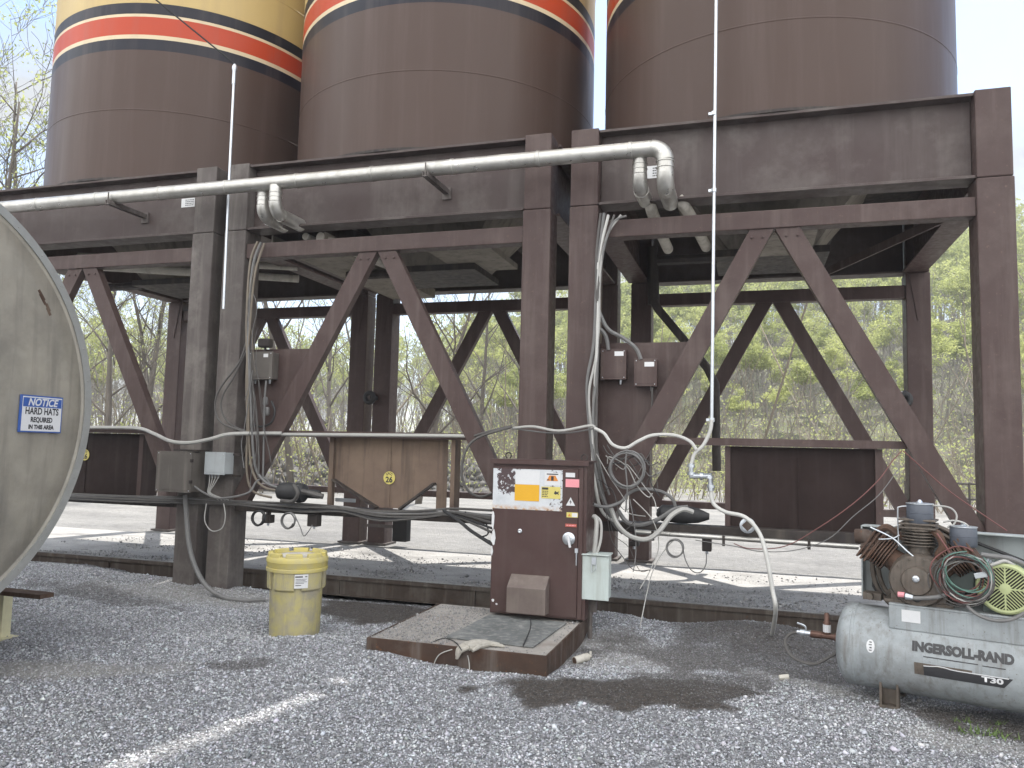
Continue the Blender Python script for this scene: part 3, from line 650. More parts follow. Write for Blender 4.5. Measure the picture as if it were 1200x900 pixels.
cable('flexible_conduit', 'white conduit dipping and rising between column and tall conduit', [(697, 502, 7.46), (708, 508, 7.42), (718, 521, 7.4), (733, 525, 7.4), (748, 517, 7.42), (765, 510, 7.45), (790, 510, 7.46), (808, 517, 7.47), (816, 527, 7.47)], .016, 'hosewhite', 'conduit')
# bundles on the right column of the middle bay
GB = 'cables hanging down the column between two frames'
strands = [((704, 250), (699, 300), (699, 370), (697, 430), (697, 500), (703, 560), (712, 600), (726, 618)), ((708, 250), (700, 320), (696, 400), (688, 450), (692, 510), (700, 560), (716, 608), (730, 625)),
           ((713, 252), (701, 310), (700, 390), (697, 450), (694, 520), (698, 570), (706, 600), (722, 612)), ((720, 252), (708, 290), (700, 350), (701, 400), (699, 470), (700, 540), (710, 590), (722, 606)),
           ((728, 252), (712, 275), (703, 320), (702, 380), (698, 420), (690, 465), (697, 530), (704, 575)), ((734, 253), (718, 262), (706, 300), (702, 360), (699, 440), (695, 490), (703, 545), (714, 580))]
cols = ['cabledark', 'cablegrey', 'hosewhite', 'cabledark', 'cablelight', 'cablegrey']; rad = [.014, .017, .016, .014, .013, .012]
names = ['thin grey cable hanging down the column, leftmost at the top', 'pale cable down the column, second at the top', 'white cable down the column, thickest in its bundle', 'grey cable down the column bending over the chord end', 'pale cable down the column crossing behind the others', 'thin grey cable down the column, rightmost at the top']
for s_, c_, r_, l_ in zip(strands, cols, rad, names): cable('cable', l_, [(px, py, 7.57-.012*(k % 3)) for k, (px, py) in enumerate(s_)], r_, c_, group=GB)
cable('flexible_conduit', 'grey conduit arching from column to the lower junction box', [(702, 365, 7.62), (712, 385, 7.64), (730, 396, 7.66), (745, 408, 7.68), (751, 421, 7.69)], .02, 'cablegrey', 'conduit')
cable('flexible_conduit', 'grey conduit bending into the larger junction box', [(703, 385, 7.64), (710, 394, 7.66), (713, 410, 7.69)], .02, 'cablegrey', 'conduit')
cable('cable', 'thin dark cable curving from the lower junction box to the rail', [(764, 452, 7.72), (764, 475, 7.74), (760, 500, 7.74), (745, 522, 7.74)], .01, 'cabledark')
cable('flexible_conduit', 'thick white hose sweeping low beside the cabinet box', [(716, 596, 7.45), (724, 615, 7.4), (738, 628, 7.36), (757, 632, 7.34), (772, 623, 7.36), (786, 605, 7.4), (800, 597, 7.45), (812, 600, 7.5)], .023, 'cablelight', 'hose')
cable('flexible_conduit', 'thick grey hose above the white one beside the cabinet box', [(724, 598, 7.5), (735, 612, 7.48), (752, 615, 7.46), (772, 608, 7.46), (790, 597, 7.5), (806, 594, 7.54)], .021, 'cablegrey', 'hose')
cable('cable', 'grey conduit from the cabinet side joining the hanging bundle', [(695, 591, 7.25), (710, 594, 7.35), (728, 588, 7.42), (737, 578, 7.45), (752, 573, 7.46), (775, 576, 7.5), (788, 585, 7.52), (792, 596, 7.54)], .016, 'cablegrey')
def coil(name, label, px, py, Y, rp, n, m, r, group=None, tail=None):
    c = P(px, py, Y); k = (c-Vector((0, 0, CH))).dot(CF)/FPX; rad_ = rp*k; pts = []
    for i_ in range(n*20):
        a = 2*math.pi*i_/20; q = rad_*(1+.06*math.sin(a*.37+1)+.03*math.sin(2.3*a)); pts.append(c+Vector((math.cos(a)*q+.003*math.sin(a*.21), -.035*(i_/(n*20))+.004*math.sin(a*1.7), math.sin(a)*q*1.04)))
    b = MB(); b.tube(pts, r, 6)
    if tail: b.tube([P(*q) for q in tail], r*.9, 6, smooth=6)
    return tag(b.build(name, m, smooth=True), label, 'cable coil', group)
coil('cable_coil', 'big coil of blue grey cable hanging right of the cabinet', 735, 550, 7.4, 20, 5, 'cablegrey', .008, tail=[(735, 525, 7.38), (733, 545, 7.37), (735, 572, 7.37), (733, 600, 7.38)])
coil('cable_coil', 'small cable coil hanging under the right pipe, pale backdrop', 791, 642, 7.45, 9.5, 3, 'cablegrey', .006, tail=[(800, 640, 7.45), (803, 655, 7.45), (810, 668, 7.45), (820, 671, 7.45), (827, 662, 7.46), (828, 648, 7.47)])
coil('cable_coil', 'black cable coil hanging beside the middle column above the drum', 304, 607, 7.5, 8, 4, 'black', .007)
coil('cable_coil', 'grey cable coil hanging above the yellow drum', 339, 610, 7.5, 8.5, 4, 'cablegrey', .006, tail=[(346, 605, 7.5), (352, 618, 7.5), (356, 628, 7.5), (362, 622, 7.5), (366, 615, 7.52)])
def sensor(px0, py0, px1, py1, Y, label):
    a, c = P(px0, py0, Y), P(px1, py1, Y); t = thing('limit_switch', label, 'switch', ((a.x+c.x)/2, Y, c.z), 'small switch boxes hanging under the lower rail')
    b = MB(); b.box(a.x, c.x, Y-.05, Y+.05, c.z, a.z); b.build('housing', 'dark', t, bevel=.008)
    b = MB(); b.box((a.x+c.x)/2-.02, (a.x+c.x)/2+.02, Y-.02, Y+.02, a.z, 1.0); b.build('mount', 'dark', t)
    b = MB(); b.lathe([(.015, 0), (.015, .03)], ((a.x+c.x)/2, Y, c.z-.03), (0, 0, 1), 8); b.build('gland', 'galv', t)
sensor(310, 603, 319, 613, 7.7, 'small black switch box by the black coil under the rail')
sensor(363, 601, 374, 617, 7.7, 'black switch box hanging left of the rusty tan panel')
sensor(823, 629, 834, 646, 7.7, 'small black switch box hanging under the right pipe')
sensor(738, 634, 749, 640, 7.7, 'flat switch box low on the rear column beside the cabinet')
# bundle left at the double column
lb = [((302, 283), (293, 310), (289, 380), (291, 450), (292, 520), (297, 555), (312, 572), (345, 576)), ((306, 284), (296, 315), (291, 390), (294, 470), (298, 540), (308, 562), (325, 571), (350, 570)),
      ((310, 285), (299, 320), (293, 380), (289, 440), (290, 500), (289, 550), (296, 575), (318, 583)), ((300, 300), (292, 350), (291, 410), (300, 480), (303, 530), (303, 560))]
ln = ['tan cable hanging beside the dusty double column, outermost', 'grey cable beside the double column ending at the black actuator', 'tan cable beside the double column reaching the lower rail', 'dark cable beside the double column, shortest of its bundle']
for s_, c_, r_, l_ in zip(lb, ['cabletan', 'cablegrey', 'cabletan', 'cabledark'], [.014, .016, .013, .012], ln): cable('cable', l_, [(px, py, 7.58-.012*(k % 2)) for k, (px, py) in enumerate(s_)], r_, c_, group='cables hanging beside the dusty double column')
cable('cable', 'thin dark loop of cable bulging left across the dusty column, outer', [(289, 400, 7.6), (280, 425, 7.58), (258, 455, 7.56), (252, 475, 7.56), (258, 494, 7.56), (280, 504, 7.56), (292, 507, 7.58)], .011, 'cabledark')
cable('cable', 'thin dark loop of cable across the dusty column, inner', [(289, 410, 7.6), (275, 440, 7.58), (261, 464, 7.57), (260, 482, 7.57), (270, 497, 7.57), (290, 506, 7.58)], .009, 'cabledark')
cable('cable', 'dark cable curving under the junction box on the middle frame', [(312, 446, 7.66), (310, 470, 7.66), (309, 520, 7.66), (308, 560, 7.62)], .012, 'cablegrey')
cable('cable', 'black looped cable right of the conduit body, middle frame', [(318, 470, 7.7), (322, 482, 7.68), (318, 495, 7.68), (306, 500, 7.66), (298, 498, 7.64)], .013, 'black')
# bundle lying on the lower rail, left to cabinet
hb = []
for k in range(6):
    j = lambda s: random.uniform(-s, s)
    pts = [(70, 578+k*1.2, 7.66), (150, 582+k+j(1), 7.64), (215, 584+k*1.3+j(1.5), 7.6), (280, 587+k+j(1.5), 7.56), (350, 592+k*1.3+j(2), 7.6), (400, 594+k*1.4+j(2), 7.62), (445, 600+k*2+j(2), 7.6), (500, 600+k*1.6+j(2), 7.6), (530, 596+k*1.5+j(2), 7.58), (576, 600+k*4.5+j(2), 7.2)]
    hb.append(cable('cable', ['black cable on the lower rail, topmost of the bundle', 'grey cable on the lower rail, second in the bundle', 'dark cable on the lower rail, third in the bundle', 'dusty cable on the lower rail, fourth in the bundle', 'thick black cable on the lower rail sagging under the panel', 'lowest cable of the bundle entering the cabinet side'][k], pts, random.uniform(.010, .016), ['cabledark', 'cablegrey', 'cabledark', 'cabledark', 'black', 'cabledark'][k], group='cables bundled along the lower rail'))
cable('cable', 'thick black cable drooping from the panel to the cabinet', [(520, 598, 7.5), (540, 612, 7.42), (552, 622, 7.36), (577, 638, 7.1)], .018, 'black')
cable('cable', 'thin black loose loop left of the cabinet', [(545, 600, 7.45), (566, 608, 7.4), (572, 625, 7.35), (563, 630, 7.33), (574, 634, 7.2)], .008, 'black')
cable('hose', 'thick grey hose curving from under the enclosure to the gravel', [P(217, 580, 7.5), P(219, 610, 7.5), P(222, 640, 7.45), P(230, 667, 7.4), P(243, 688, 7.35), PZ(262, 700, .03), PZ(285, 704, .02), PZ(311, 703, .02)], .026, 'cablegrey', 'hose')
cable('cable', 'thin pale wire ring hanging below the small grey box', [(242, 590, 7.5), (240, 610, 7.48), (248, 622, 7.47), (260, 619, 7.47), (264, 605, 7.48), (262, 590, 7.5)], .006, 'cablelight')
for k in range(4):
    cable('wire', ['first pale wire fanning from the small grey box', 'second pale wire fanning from the small grey box', 'third pale wire fanning from the small grey box', 'rightmost pale wire fanning from the small grey box'][k], [(246+k*4, 556, 7.48), (245+k*2, 568, 7.46), (244+k, 578, 7.46), (256+4*k, 586, 7.5)], .005, 'cablelight', 'wire', 'pale wires below the small grey box')
cable('cable', 'dark cable looping from the enclosure bottom along the rail', [(228, 570, 7.4), (240, 578, 7.44), (258, 584, 7.48), (290, 578, 7.5), (300, 565, 7.56), (310, 560, 7.6), (318, 570, 7.6)], .012, 'cablegrey')
# red air lines at the right
cable('air_line', 'thin red air line drooping from the rail to the left', [(1057, 528, 7.6), (1046, 540, 7.55), (1030, 562, 7.5), (1000, 590, 7.45), (960, 618, 7.4), (920, 640, 7.4), (880, 643, 7.42), (860, 637, 7.5)], .0045, 'redcable', 'air line')
cable('air_line', 'thin grey air line drooping below the red one', [(1054, 548, 7.6), (1030, 580, 7.5), (1000, 605, 7.45), (970, 632, 7.42), (930, 645, 7.4), (890, 646, 7.42), (860, 640, 7.5), (815, 633, 7.55)], .004, 'cablegrey', 'air line')
cable('air_line', 'thin red air line slanting across the right column', [(1058, 528, 7.6), (1085, 552, 7.58), (1112, 575, 7.55), (1140, 595, 7.5), (1180, 622, 7.4)], .005, 'redcable', 'air line')
for k, (pts, l_) in enumerate([([(738, 585, 7.4), (744, 620, 7.38), (745, 650, 7.36), (742, 670, 7.3)], 'thin wire dangling between hose and cabinet box'), ([(742, 585, 7.4), (765, 610, 7.4), (772, 640, 7.4), (762, 668, 7.35), (750, 690, 7.3)], 'thin wire drooping beside the small coil'),
                                ([(790, 632, 7.45), (775, 650, 7.42), (764, 672, 7.35), (757, 700, 7.3), (750, 735, 7.1)], 'thin wire hanging to the gravel by the small coil')]):
    cable('wire', l_, pts, .005, 'cablelight' if k else 'cablegrey', 'wire')
rt_ = random.Random(21)
for k in range(12):
    x_, y_ = rt_.uniform(698, 712), rt_.uniform(520, 580); pts = [(x_, y_, 7.5)]
    for j in range(5): x_ += rt_.uniform(2, 20); y_ += rt_.uniform(-12, 34); pts.append((min(x_, 775), min(y_, 668), 7.5-.03*j-rt_.random()*.05))
    cable('wire', 'thin wire tangled between the column cables and the thick hoses', pts, rt_.uniform(.003, .006), rt_.choice(['cablegrey', 'cabledark', 'cablelight', 'black']), 'wire', 'thin tangled wires beside the cabinet')
for k in range(8):
    x_, y_ = rt_.uniform(292, 306), rt_.uniform(300, 470); pts = [(x_, y_, 7.58)]
    for j in range(5): x_ += rt_.uniform(-8, 7); y_ += rt_.uniform(15, 34); pts.append((x_, min(y_, 590), 7.56-rt_.random()*.04))
    cable('wire', 'thin wire tangled among the cables beside the dusty double column', pts, rt_.uniform(.003, .006), rt_.choice(['cablegrey', 'cabledark', 'cabletan']), 'wire', 'thin tangled wires beside the double column')
b = MB(); b.tube([P(745, 623, 7.56), P(1006, 641, 7.56)], .024, 10)
t = tag(b.build('air_pipe', 'alu', smooth=True), 'straight silver pipe under the dark panel behind the compressor', 'pipe')
for px_ in (765, 848, 948):
    c = P(px_, 629 if px_ < 800 else 635 if px_ < 900 else 639, 7.56); b = MB(); b.box(c.x-.012, c.x+.012, c.y-.03, c.y+.03, c.z-.035, c.z+.06); b.build('pipe_clip', 'dark', t)
b = MB(); b.tube([P(764, 290, 11.25), P(766, 357, 11.25)], .085, 10); b.tube([P(766, 352, 11.2), P(771, 362, 11.2), P(828, 430, 11.2), P(838, 450, 11.2), P(840, 552, 11.2)], .06, 10)
tag(b.build('drain_pipe', 'dark', smooth=True), 'dark brown drain pipe slanting down behind the right frame', 'pipe')
# round blind nozzle under the white hose
c = P(876, 616, 7.5); b = MB(); b.lathe([(.06, .2), (.06, .02), (.07, .02), (.07, 0), (.05, -.004), (.05, .006)], c, (0, 1, 0), 20)
t = tag(b.build('pipe_cap', 'galv', smooth=True), 'round grey pipe cap with a square rusty plate', 'pipe cap')
b = MB(); b.add([c+Vector((.05, -.008, 0)), c+Vector((0, -.008, .05)), c+Vector((-.05, -.008, 0)), c+Vector((0, -.008, -.05)), c+Vector((.05, .004, 0)), c+Vector((0, .004, .05)), c+Vector((-.05, .004, 0)), c+Vector((0, .004, -.05))], [(0, 1, 2, 3), (0, 4, 5, 1), (1, 5, 6, 2), (2, 6, 7, 3), (3, 7, 4, 0)]); b.build('square_plate', 'rust', t)
c = P(470, 620, 11.35); b = MB(); b.box(c.x-.12, c.x+.12, 11.28, 11.46, c.z-.19, c.z+.16); t = tag(b.build('junction_block', 'void', bevel=.01), 'black block clamped low on the middle rear column', 'junction block')
b = MB(); b.box(c.x-.62, c.x, 11.385, 11.40, c.z+.0, c.z+.05); b.build('bracket', 'dusty', t)
# ring lugs on rear columns
for px_, py_, l_ in ((1059, 468, 'black round lug on the far right rear column'), (433, 466, 'black round lug between the two middle rear columns')):
    c = P(px_, py_, 11.3); b = MB(); b.tube(arc(c, (1, 0, 0), (0, 0, 1), .075, 0, 342, 18), .04, 10, closed=True); b.box(c.x, c.x+.09, c.y+.02, c.y+.12, c.z-.03, c.z+.03)
    tag(b.build('rubber_ring', 'black', smooth=True), l_, 'rubber ring')

# ------------------------------------------------------------------ junction boxes and enclosures
def enclosure(name, label, a, c, y0, y1, m, cat='junction box', group=None, sticker=None, latch=False, glands=(), tilt=0):
    x0, z1, x1, z0 = a.x, a.z, c.x, c.z
    t = thing(name, label, cat, ((x0+x1)/2, y1, z0), group)
    b = MB(); b.box(x0, x1, y0+.018, y1, z0, z1); b.build('body', m, t, bevel=.006)
    b = MB(); b.box(x0-.006, x1+.006, y0, y0+.016, z0-.006, z1+.006); b.box(x0+.02, x1-.02, y0-.003, y0-.0005, z0+.02, z1-.02); d = b.build('lid', m, t, bevel=.004)
    b = MB()
    for i_ in (x0+.015, x1-.015):
        for j_ in (z0+.015, z1-.015): b.lathe([(.006, 0), (.004, .005)], (i_, y0-.0005, j_), (0, -1, 0), 8)
    b.build('screw', 'galv', d)
    if sticker: b = MB(); sx, sz, w, h = sticker; b.box(sx, sx+w, y0-.0055, y0-.0035, sz, sz+h); b.build('sticker', 'white', t)
    if latch:
        b = MB(); b.box(x1-.008, x1+.014, y0-.012, y0+.02, z0+(z1-z0)*.22, z0+(z1-z0)*.3); b.box(x1-.008, x1+.014, y0-.012, y0+.02, z0+(z1-z0)*.75, z0+(z1-z0)*.83); b.build('latch', 'dark', t)
    for g in glands:
        b = MB(); b.lathe([(.014, 0), (.014, -.02), (.010, -.05)], (g, (y0+y1)/2, z0), (0, 0, 1), 8); b.build('gland', 'galv', t)
    return t
a, c = P(705, 410, 7.7), P(733, 444, 7.7)
enclosure('junction_box', 'larger brown junction box with white sticker beside column', a, c, 7.69, 7.83, 'frame', sticker=(c.x-.11, a.z-.065, .09, .045), glands=(c.x-.06,), group='brown junction boxes on the frame plates')
a, c = P(744, 421, 7.7), P(769, 452, 7.7)
enclosure('junction_box', 'smaller brown junction box lower right with white sticker', a, c, 7.69, 7.83, 'frame', sticker=(c.x-.115, a.z-.075, .095, .045), glands=(c.x-.05,), group='brown junction boxes on the frame plates')
a, c = P(293, 413, 7.7), P(318, 444, 7.7)
enclosure('junction_box', 'dusty brown junction box beside the double column', a, c, 7.69, 7.83, 'olive', sticker=(c.x-.11, a.z-.06, .06, .04), glands=(a.x+.05, c.x-.06), group='brown junction boxes on the frame plates')
a, c = P(304, 397, 7.74), P(317, 407, 7.74)
t = thing('flood_light', 'small dark lamp head on top of the dusty junction box', 'lamp', ((a.x+c.x)/2, 7.74, c.z)); b = MB(); b.box(a.x, c.x, 7.70, 7.80, c.z, a.z); b.build('lamp_head', 'dark', t, bevel=.02)
b = MB(); b.tube([((a.x+c.x)/2, 7.75, c.z), ((a.x+c.x)/2, 7.75, c.z-.09)], .014, 8); b.build('stem', 'dark', t)
for k, py in enumerate((470, 482)):
    c = P(311+k*2, py, 7.7); b = MB(); b.lathe([(.02, -.05), (.03, -.03), (.03, .03), (.02, .05)], c, (0, 0, 1), 10); tag(b.build('conduit_fitting', 'cablegrey', smooth=True), ['upper grey conduit fitting under the dusty junction box', 'lower grey conduit fitting under the dusty junction box'][k], 'conduit fitting')
a, c = P(185, 529, 7.36), P(222, 577, 7.36)
enclosure('enclosure', 'olive brown wide electrical enclosure on the left column', a, c, 7.36, 7.62, 'olive', 'electrical box', latch=True)
b = MB(); b.box(a.x+.18, c.x+.03, 7.40, 7.62, a.z+.012, a.z+.03); tag(b.build('drip_cap', 'dark'), 'thin dark drip cap above the olive brown enclosure', 'drip cap')
a, c = P(241, 530, 7.45), P(262, 556, 7.45)
enclosure('enclosure', 'small pale grey electrical box right of the olive enclosure', a, c, 7.45, 7.62, 'greybox', 'electrical box', glands=(a.x+.04, a.x+.08, a.x+.12))
b = MB(); b.box(c.x, c.x+.10, 7.60, 7.625, c.z-.03, c.z-.005); b.box(c.x, c.x+.10, 7.60, 7.625, a.z-.03, a.z-.005); tag(b.build('mounting_strut', 'dark'), 'dark mounting strut behind the small pale grey box', 'strut')
# black wrapped actuator on the lower rail
c = P(345, 577, 7.62)
t = thing('actuator', 'black wrapped gate actuator lying on the lower rail', 'actuator', (c.x, c.y, 1.02))
b = MB(); b.lathe([(.03, -.22), (.085, -.18), (.105, -.1), (.10, 0), (.11, .06), (.10, .12), (.05, .16), (.045, .3), (.03, .31)], c, (1, .1, -.05), 16); b.build('body', 'black', t, smooth=True)
b = MB(); b.tube([c+Vector((.05, -.1, .09)), c+Vector((.12, -.12, 0)), c+Vector((.05, -.1, -.09)), c+Vector((-.1, -.1, -.09))], .022, 8, 5); b.tube([c+Vector((.12, -.05, .02)), c+Vector((.25, -.06, .0)), c+Vector((.38, -.03, -.03))], .03, 8, 4); b.build('strap', 'cabledark', t, smooth=True)
c = P(800, 603, 7.75)
t = thing('actuator', 'dark gate actuator on the rail behind the thick hoses', 'actuator', (c.x, c.y, 1.02))
b = MB(); b.lathe([(.03, -.25), (.08, -.2), (.09, 0), (.07, .15), (.03, .25)], c, (1, 0, -.03), 14); b.build('body', 'black', t, smooth=True)

# ------------------------------------------------------------------ plinth and control cabinet
t = thing('steel_plinth', 'low rusty steel plinth box under the control cabinet', 'plinth', (-2.2, 6.5, 0))
b = MB(); b.box(-2.95, -1.462, 5.74, 5.755, -.03, .182); b.box(-2.95, -2.935, 5.755, 7.25, -.03, .182); b.box(-1.477, -1.462, 5.755, 7.25, -.03, .182); b.build('side_sheet', 'rust', t, bevel=.004)
b = MB(); b.box(-2.932, -1.480, 5.757, 7.25, .15, .176); b.build('top_sheet', 'dustplate', t)
n = 9000; x = rng.uniform(-2.93, -1.5, n); y = rng.uniform(5.77, 7.2, n); k = (fbm(x*2.3, y*2.3)+rng.normal(0, .1, n) + .35*(x < -2.3) - .05) > .55; k &= ~((x > -2.36) & (x < -1.62) & (y > 6.0))
x, y = x[k], y[k]; n = len(x); s = rng.lognormal(math.log(.0042), .45, n)
base = np.array([(1, 0, 0), (-1, 0, 0), (0, 1, 0), (0, -1, 0), (0, 0, 1), (0, 0, -1)], float); fc = np.array([(0, 2, 4), (2, 1, 4), (1, 3, 4), (3, 0, 4), (2, 0, 5), (1, 2, 5), (3, 1, 5), (0, 3, 5)])
v = (base[None]*rng.uniform(.6, 1.2, (n, 6, 1))+rng.uniform(-.25, .25, (n, 6, 3)))*s[:, None, None]+np.stack([x, y, .177+s*.3], 1)[:, None]
tt = np.clip(rng.beta(1.5, 2, n)[:, None]*np.array([.34, .325, .31])+.08, .03, .5)
me = numpy_mesh('gravel', v.reshape(-1, 3), (fc[None]+6*np.arange(n)[:, None, None]).reshape(-1, 3), ['stone'], attrs={'tint': ('FLOAT_COLOR', np.repeat(np.concatenate([tt, np.ones((n, 1))], 1), 6, 0)), 'soil': ('FLOAT_COLOR', np.zeros((n*6, 4)))})
kind(tag(link('gravel', me), 'stone chips and grit lying on the steel plinth', 'grit'), 'stuff')
b = MB(); b.box(0, .74, 0, .94, 0, .012); o = b.build('rubber_mat', 'mat', bevel=.003); o.location = (-1.97, 6.42, .180); o.rotation_euler = (0, 0, R(-3)); tag(o, 'grey rubber mat lying on the plinth before the cabinet', 'mat')
# glove: palm, fingers, cuff
t = thing('work_glove', 'dirty pale work glove draped over the plinth edge', 'glove', tuple(PZ(556, 750, .19)))
gx_ = PZ(556, 752, .19).x; A_, B_ = Vector((gx_+.12, 5.87, .20)), Vector((gx_-.005, 5.735, .192)); b = MB()
ax_ = (B_-A_).normalized(); sd_ = Vector((.72, -.69, 0)); sd_ = Vector((-ax_.y, ax_.x, 0)).normalized()
for k in range(5): o_ = (k-2)*.021; b.tube([A_+sd_*o_*.8, A_.lerp(B_, .5)+sd_*o_*1.1+Vector((0, 0, .012-.004*abs(k-2))), B_+sd_*o_*1.15], [.019, .026, .022], 8, 3)
for k, (o_, l_, dz_) in enumerate(((-.046, .055, .05), (-.02, .085, .07), (.008, .09, .062), (.036, .075, .05))):
    p_ = B_+sd_*o_; q_ = p_+Vector((-.035-.006*k, -.022, -.028)); b.tube([p_+Vector((.02, .02, 0)), p_, q_, q_+Vector((-.012-.004*k, .002, -dz_))], [.018, .0185, .017, .011], 8, 4)
b.tube([A_.lerp(B_, .4)+sd_*.04, A_.lerp(B_, .7)+sd_*.075, B_+sd_*.085+Vector((.01, .0, -.012))], [.02, .018, .012], 8, 4)
b.build('hand', 'glove', t, smooth=True)
b = MB()
for k in range(5): o_ = (k-2)*.02; b.tube([A_+sd_*o_*.8, A_+sd_*o_*1.2+Vector((.05, .02, -.008)), A_+sd_*o_*1.5+Vector((.10, .03+.01*(k % 2), -.012))], [.018, .012, .008], 7, 3)
b.build('cuff', 'glove', t, smooth=True)
cable('wire', 'pale wire hanging over the plinth front, left of the glove', [P(530, 761, 5.74), P(515, 767, 5.72), P(508, 780, 5.71), P(507, 793, 5.7)], .004, 'cablelight', 'wire')
cable('wire', 'pale wire hanging straight below the glove', [P(548, 768, 5.73), P(550, 780, 5.71), P(549, 800, 5.68)], .004, 'cablelight', 'wire')
cable('wire', 'black wire arching on the mat before the cabinet', [PZ(613, 757, .195), PZ(621, 738, .22), PZ(622, 728, .25), PZ(620, 724, .23)], .005, 'black', 'wire')
cable('wire', 'thin black wire curling on the plinth left of the glove', [PZ(508, 752, .182), PZ(520, 748, .185), PZ(533, 752, .185), PZ(541, 762, .19)], .004, 'black', 'wire')

CX0, CX1, CY, CZ0, CZ1 = -2.326, -1.432, 6.95, .20, 1.60
t = thing('control_cabinet', 'brown steel control cabinet with peeling white panel and warning labels', 'control cabinet', ((CX0+CX1)/2, 7.1, CZ0))
b = MB(); b.box(CX0, CX1, CY, 7.30, CZ0, CZ1); b.build('body', 'cabinet', t, bevel=.008)
b = MB(); b.box(CX0+.012, CX1-.075, CY-.014, CY-.001, CZ0+.02, CZ1-.06); dr = b.build('door', 'cabinet', t, bevel=.004)
b = MB(); b.box(CX0-.02, CX1+.02, CY-.035, 7.31, CZ1, CZ1+.014); b.box(CX0-.02, CX1+.02, CY-.035, CY-.022, CZ1-.03, CZ1); b.build('top_lip', 'cabinet', t)
b = MB(); b.box(CX1-.07, CX1-.03, CY-.018, CY-.001, CZ0+.01, CZ1-.05); b.build('door_jamb', 'cabinet', t, bevel=.003)
b = MB(); hx0, hx1 = -2.12, -1.76
b.add([(hx0, CY-.014, .57), (hx1, CY-.014, .57), (hx1, CY-.15, .47), (hx0, CY-.15, .47), (hx0, CY-.014, .24), (hx1, CY-.014, .24), (hx1, CY-.15, .245), (hx0, CY-.15, .245)], [(0, 1, 2, 3), (3, 2, 6, 7), (0, 3, 7, 4), (1, 5, 6, 2), (4, 7, 6, 5), (0, 4, 5, 1)]); b.build('vent_hood', 'hood', t, bevel=.003)
def quad_c(px0, py0, px1, py1, y): a_, c_ = P(px0, py0, y), P(px1, py1, y); return a_.x, c_.x, c_.z, a_.z
def flat(name, box, y, m, parent, th=.0015):
    x0, x1, z0, z1 = box; b = MB(); b.box(x0, x1, y-th, y, z0, z1); return b.build(name, m, parent)
yf = CY-.0145
def peel_mat():
    m, nt, bs = newmat('peeling_white_decal'); t_ = N(nt, 'ShaderNodeTexCoord'); sx = N(nt, 'ShaderNodeSeparateXYZ'); nt.links.new(N(nt, 'ShaderNodeNewGeometry').outputs['Position'], sx.inputs[0])
    n = noise(nt, 26, 7, .7, world=True)
    def math_(op, a, b_):
        q = N(nt, 'ShaderNodeMath', operation=op)
        for i_, v in ((0, a), (1, b_)):
            if isinstance(v, (int, float)): q.inputs[i_].default_value = v
            else: nt.links.new(v, q.inputs[i_])
        return q.outputs[0]
    left = N(nt, 'ShaderNodeMapRange'); left.inputs[1].default_value = -2.02; left.inputs[2].default_value = -2.12; nt.links.new(sx.outputs[0], left.inputs[0])
    up = N(nt, 'ShaderNodeMapRange'); up.inputs[1].default_value = 1.26; up.inputs[2].default_value = 1.33; nt.links.new(sx.outputs[2], up.inputs[0])
    rt = N(nt, 'ShaderNodeMapRange'); rt.inputs[1].default_value = -1.83; rt.inputs[2].default_value = -1.76; nt.links.new(sx.outputs[0], rt.inputs[0])
    edge = N(nt, 'ShaderNodeMapRange'); edge.inputs[1].default_value = -2.30; edge.inputs[2].default_value = -2.26; nt.links.new(sx.outputs[0], edge.inputs[0])
    k = math_('MAXIMUM', math_('MULTIPLY', math_('MULTIPLY', left.outputs[0], up.outputs[0]), edge.outputs[0]), math_('MULTIPLY', rt.outputs[0], .55))
    th = math_('SUBTRACT', .70, math_('MULTIPLY', k, .27)); g = math_('GREATER_THAN', n, th)
    st = noise(nt, 9, 5, .7, world=True); wh = mixc(nt, ramp(nt, st, .4, .8), (.54, .56, .58), (.42, .44, .46))
    lo = N(nt, 'ShaderNodeMapRange'); lo.inputs[1].default_value = 1.20; lo.inputs[2].default_value = 1.165; nt.links.new(sx.outputs[2], lo.inputs[0])
    wh = mixc(nt, math_('MULTIPLY', lo.outputs[0], ramp(nt, n, .4, .6)), wh, (.45, .27, .14))
    nt.links.new(mixc(nt, g, wh, (.055, .032, .034)), bs.inputs['Base Color']); bs.inputs['Roughness'].default_value = .5; return m
M['peel'] = peel_mat()
pbx = quad_c(578, 551, 659, 606, CY); pb = (CX0+.008, pbx[1], 1.155, 1.525)
flat('peeling_decal', pb, yf-.0005, 'peel', t)
bx = quad_c(605, 550, 633, 571, CY); flat('white_card', (bx[0], bx[1], 1.385, 1.515), yf-.003, 'white', t)
flat('yellow_card', (bx[0]-.004, bx[1]-.003, 1.235, 1.384), yf-.003, 'golden', t)
def lines(name, x0, x1, z0, z1, n, y, m, parent, fill=.45):
    b = MB(); dz = (z1-z0)/n
    for k in range(n):
        zz = z1-dz*(k+.5); x_ = x0
        while x_ < x1-.004:
            w_ = min(random.uniform(.008, .024), x1-x_); b.box(x_, x_+w_, y-.0006, y, zz-dz*fill/2, zz+dz*fill/2); x_ += w_+.005
    return b.build(name, m, parent)
hz = quad_c(639, 551, 657, 572, CY); hzb = (hz[0], hz[1], 1.385, 1.50); s_ = flat('hazard_sign', hzb, yf-.003, 'white', t)
cx_ = (hz[0]+hz[1])/2; b = MB(); b.prism([(cx_-.055, 1.425), (cx_+.055, 1.425), (cx_+.028, 1.475), (cx_-.028, 1.475)], yf-.0062, yf-.0048); b.build('orange_symbol', 'orange', s_)
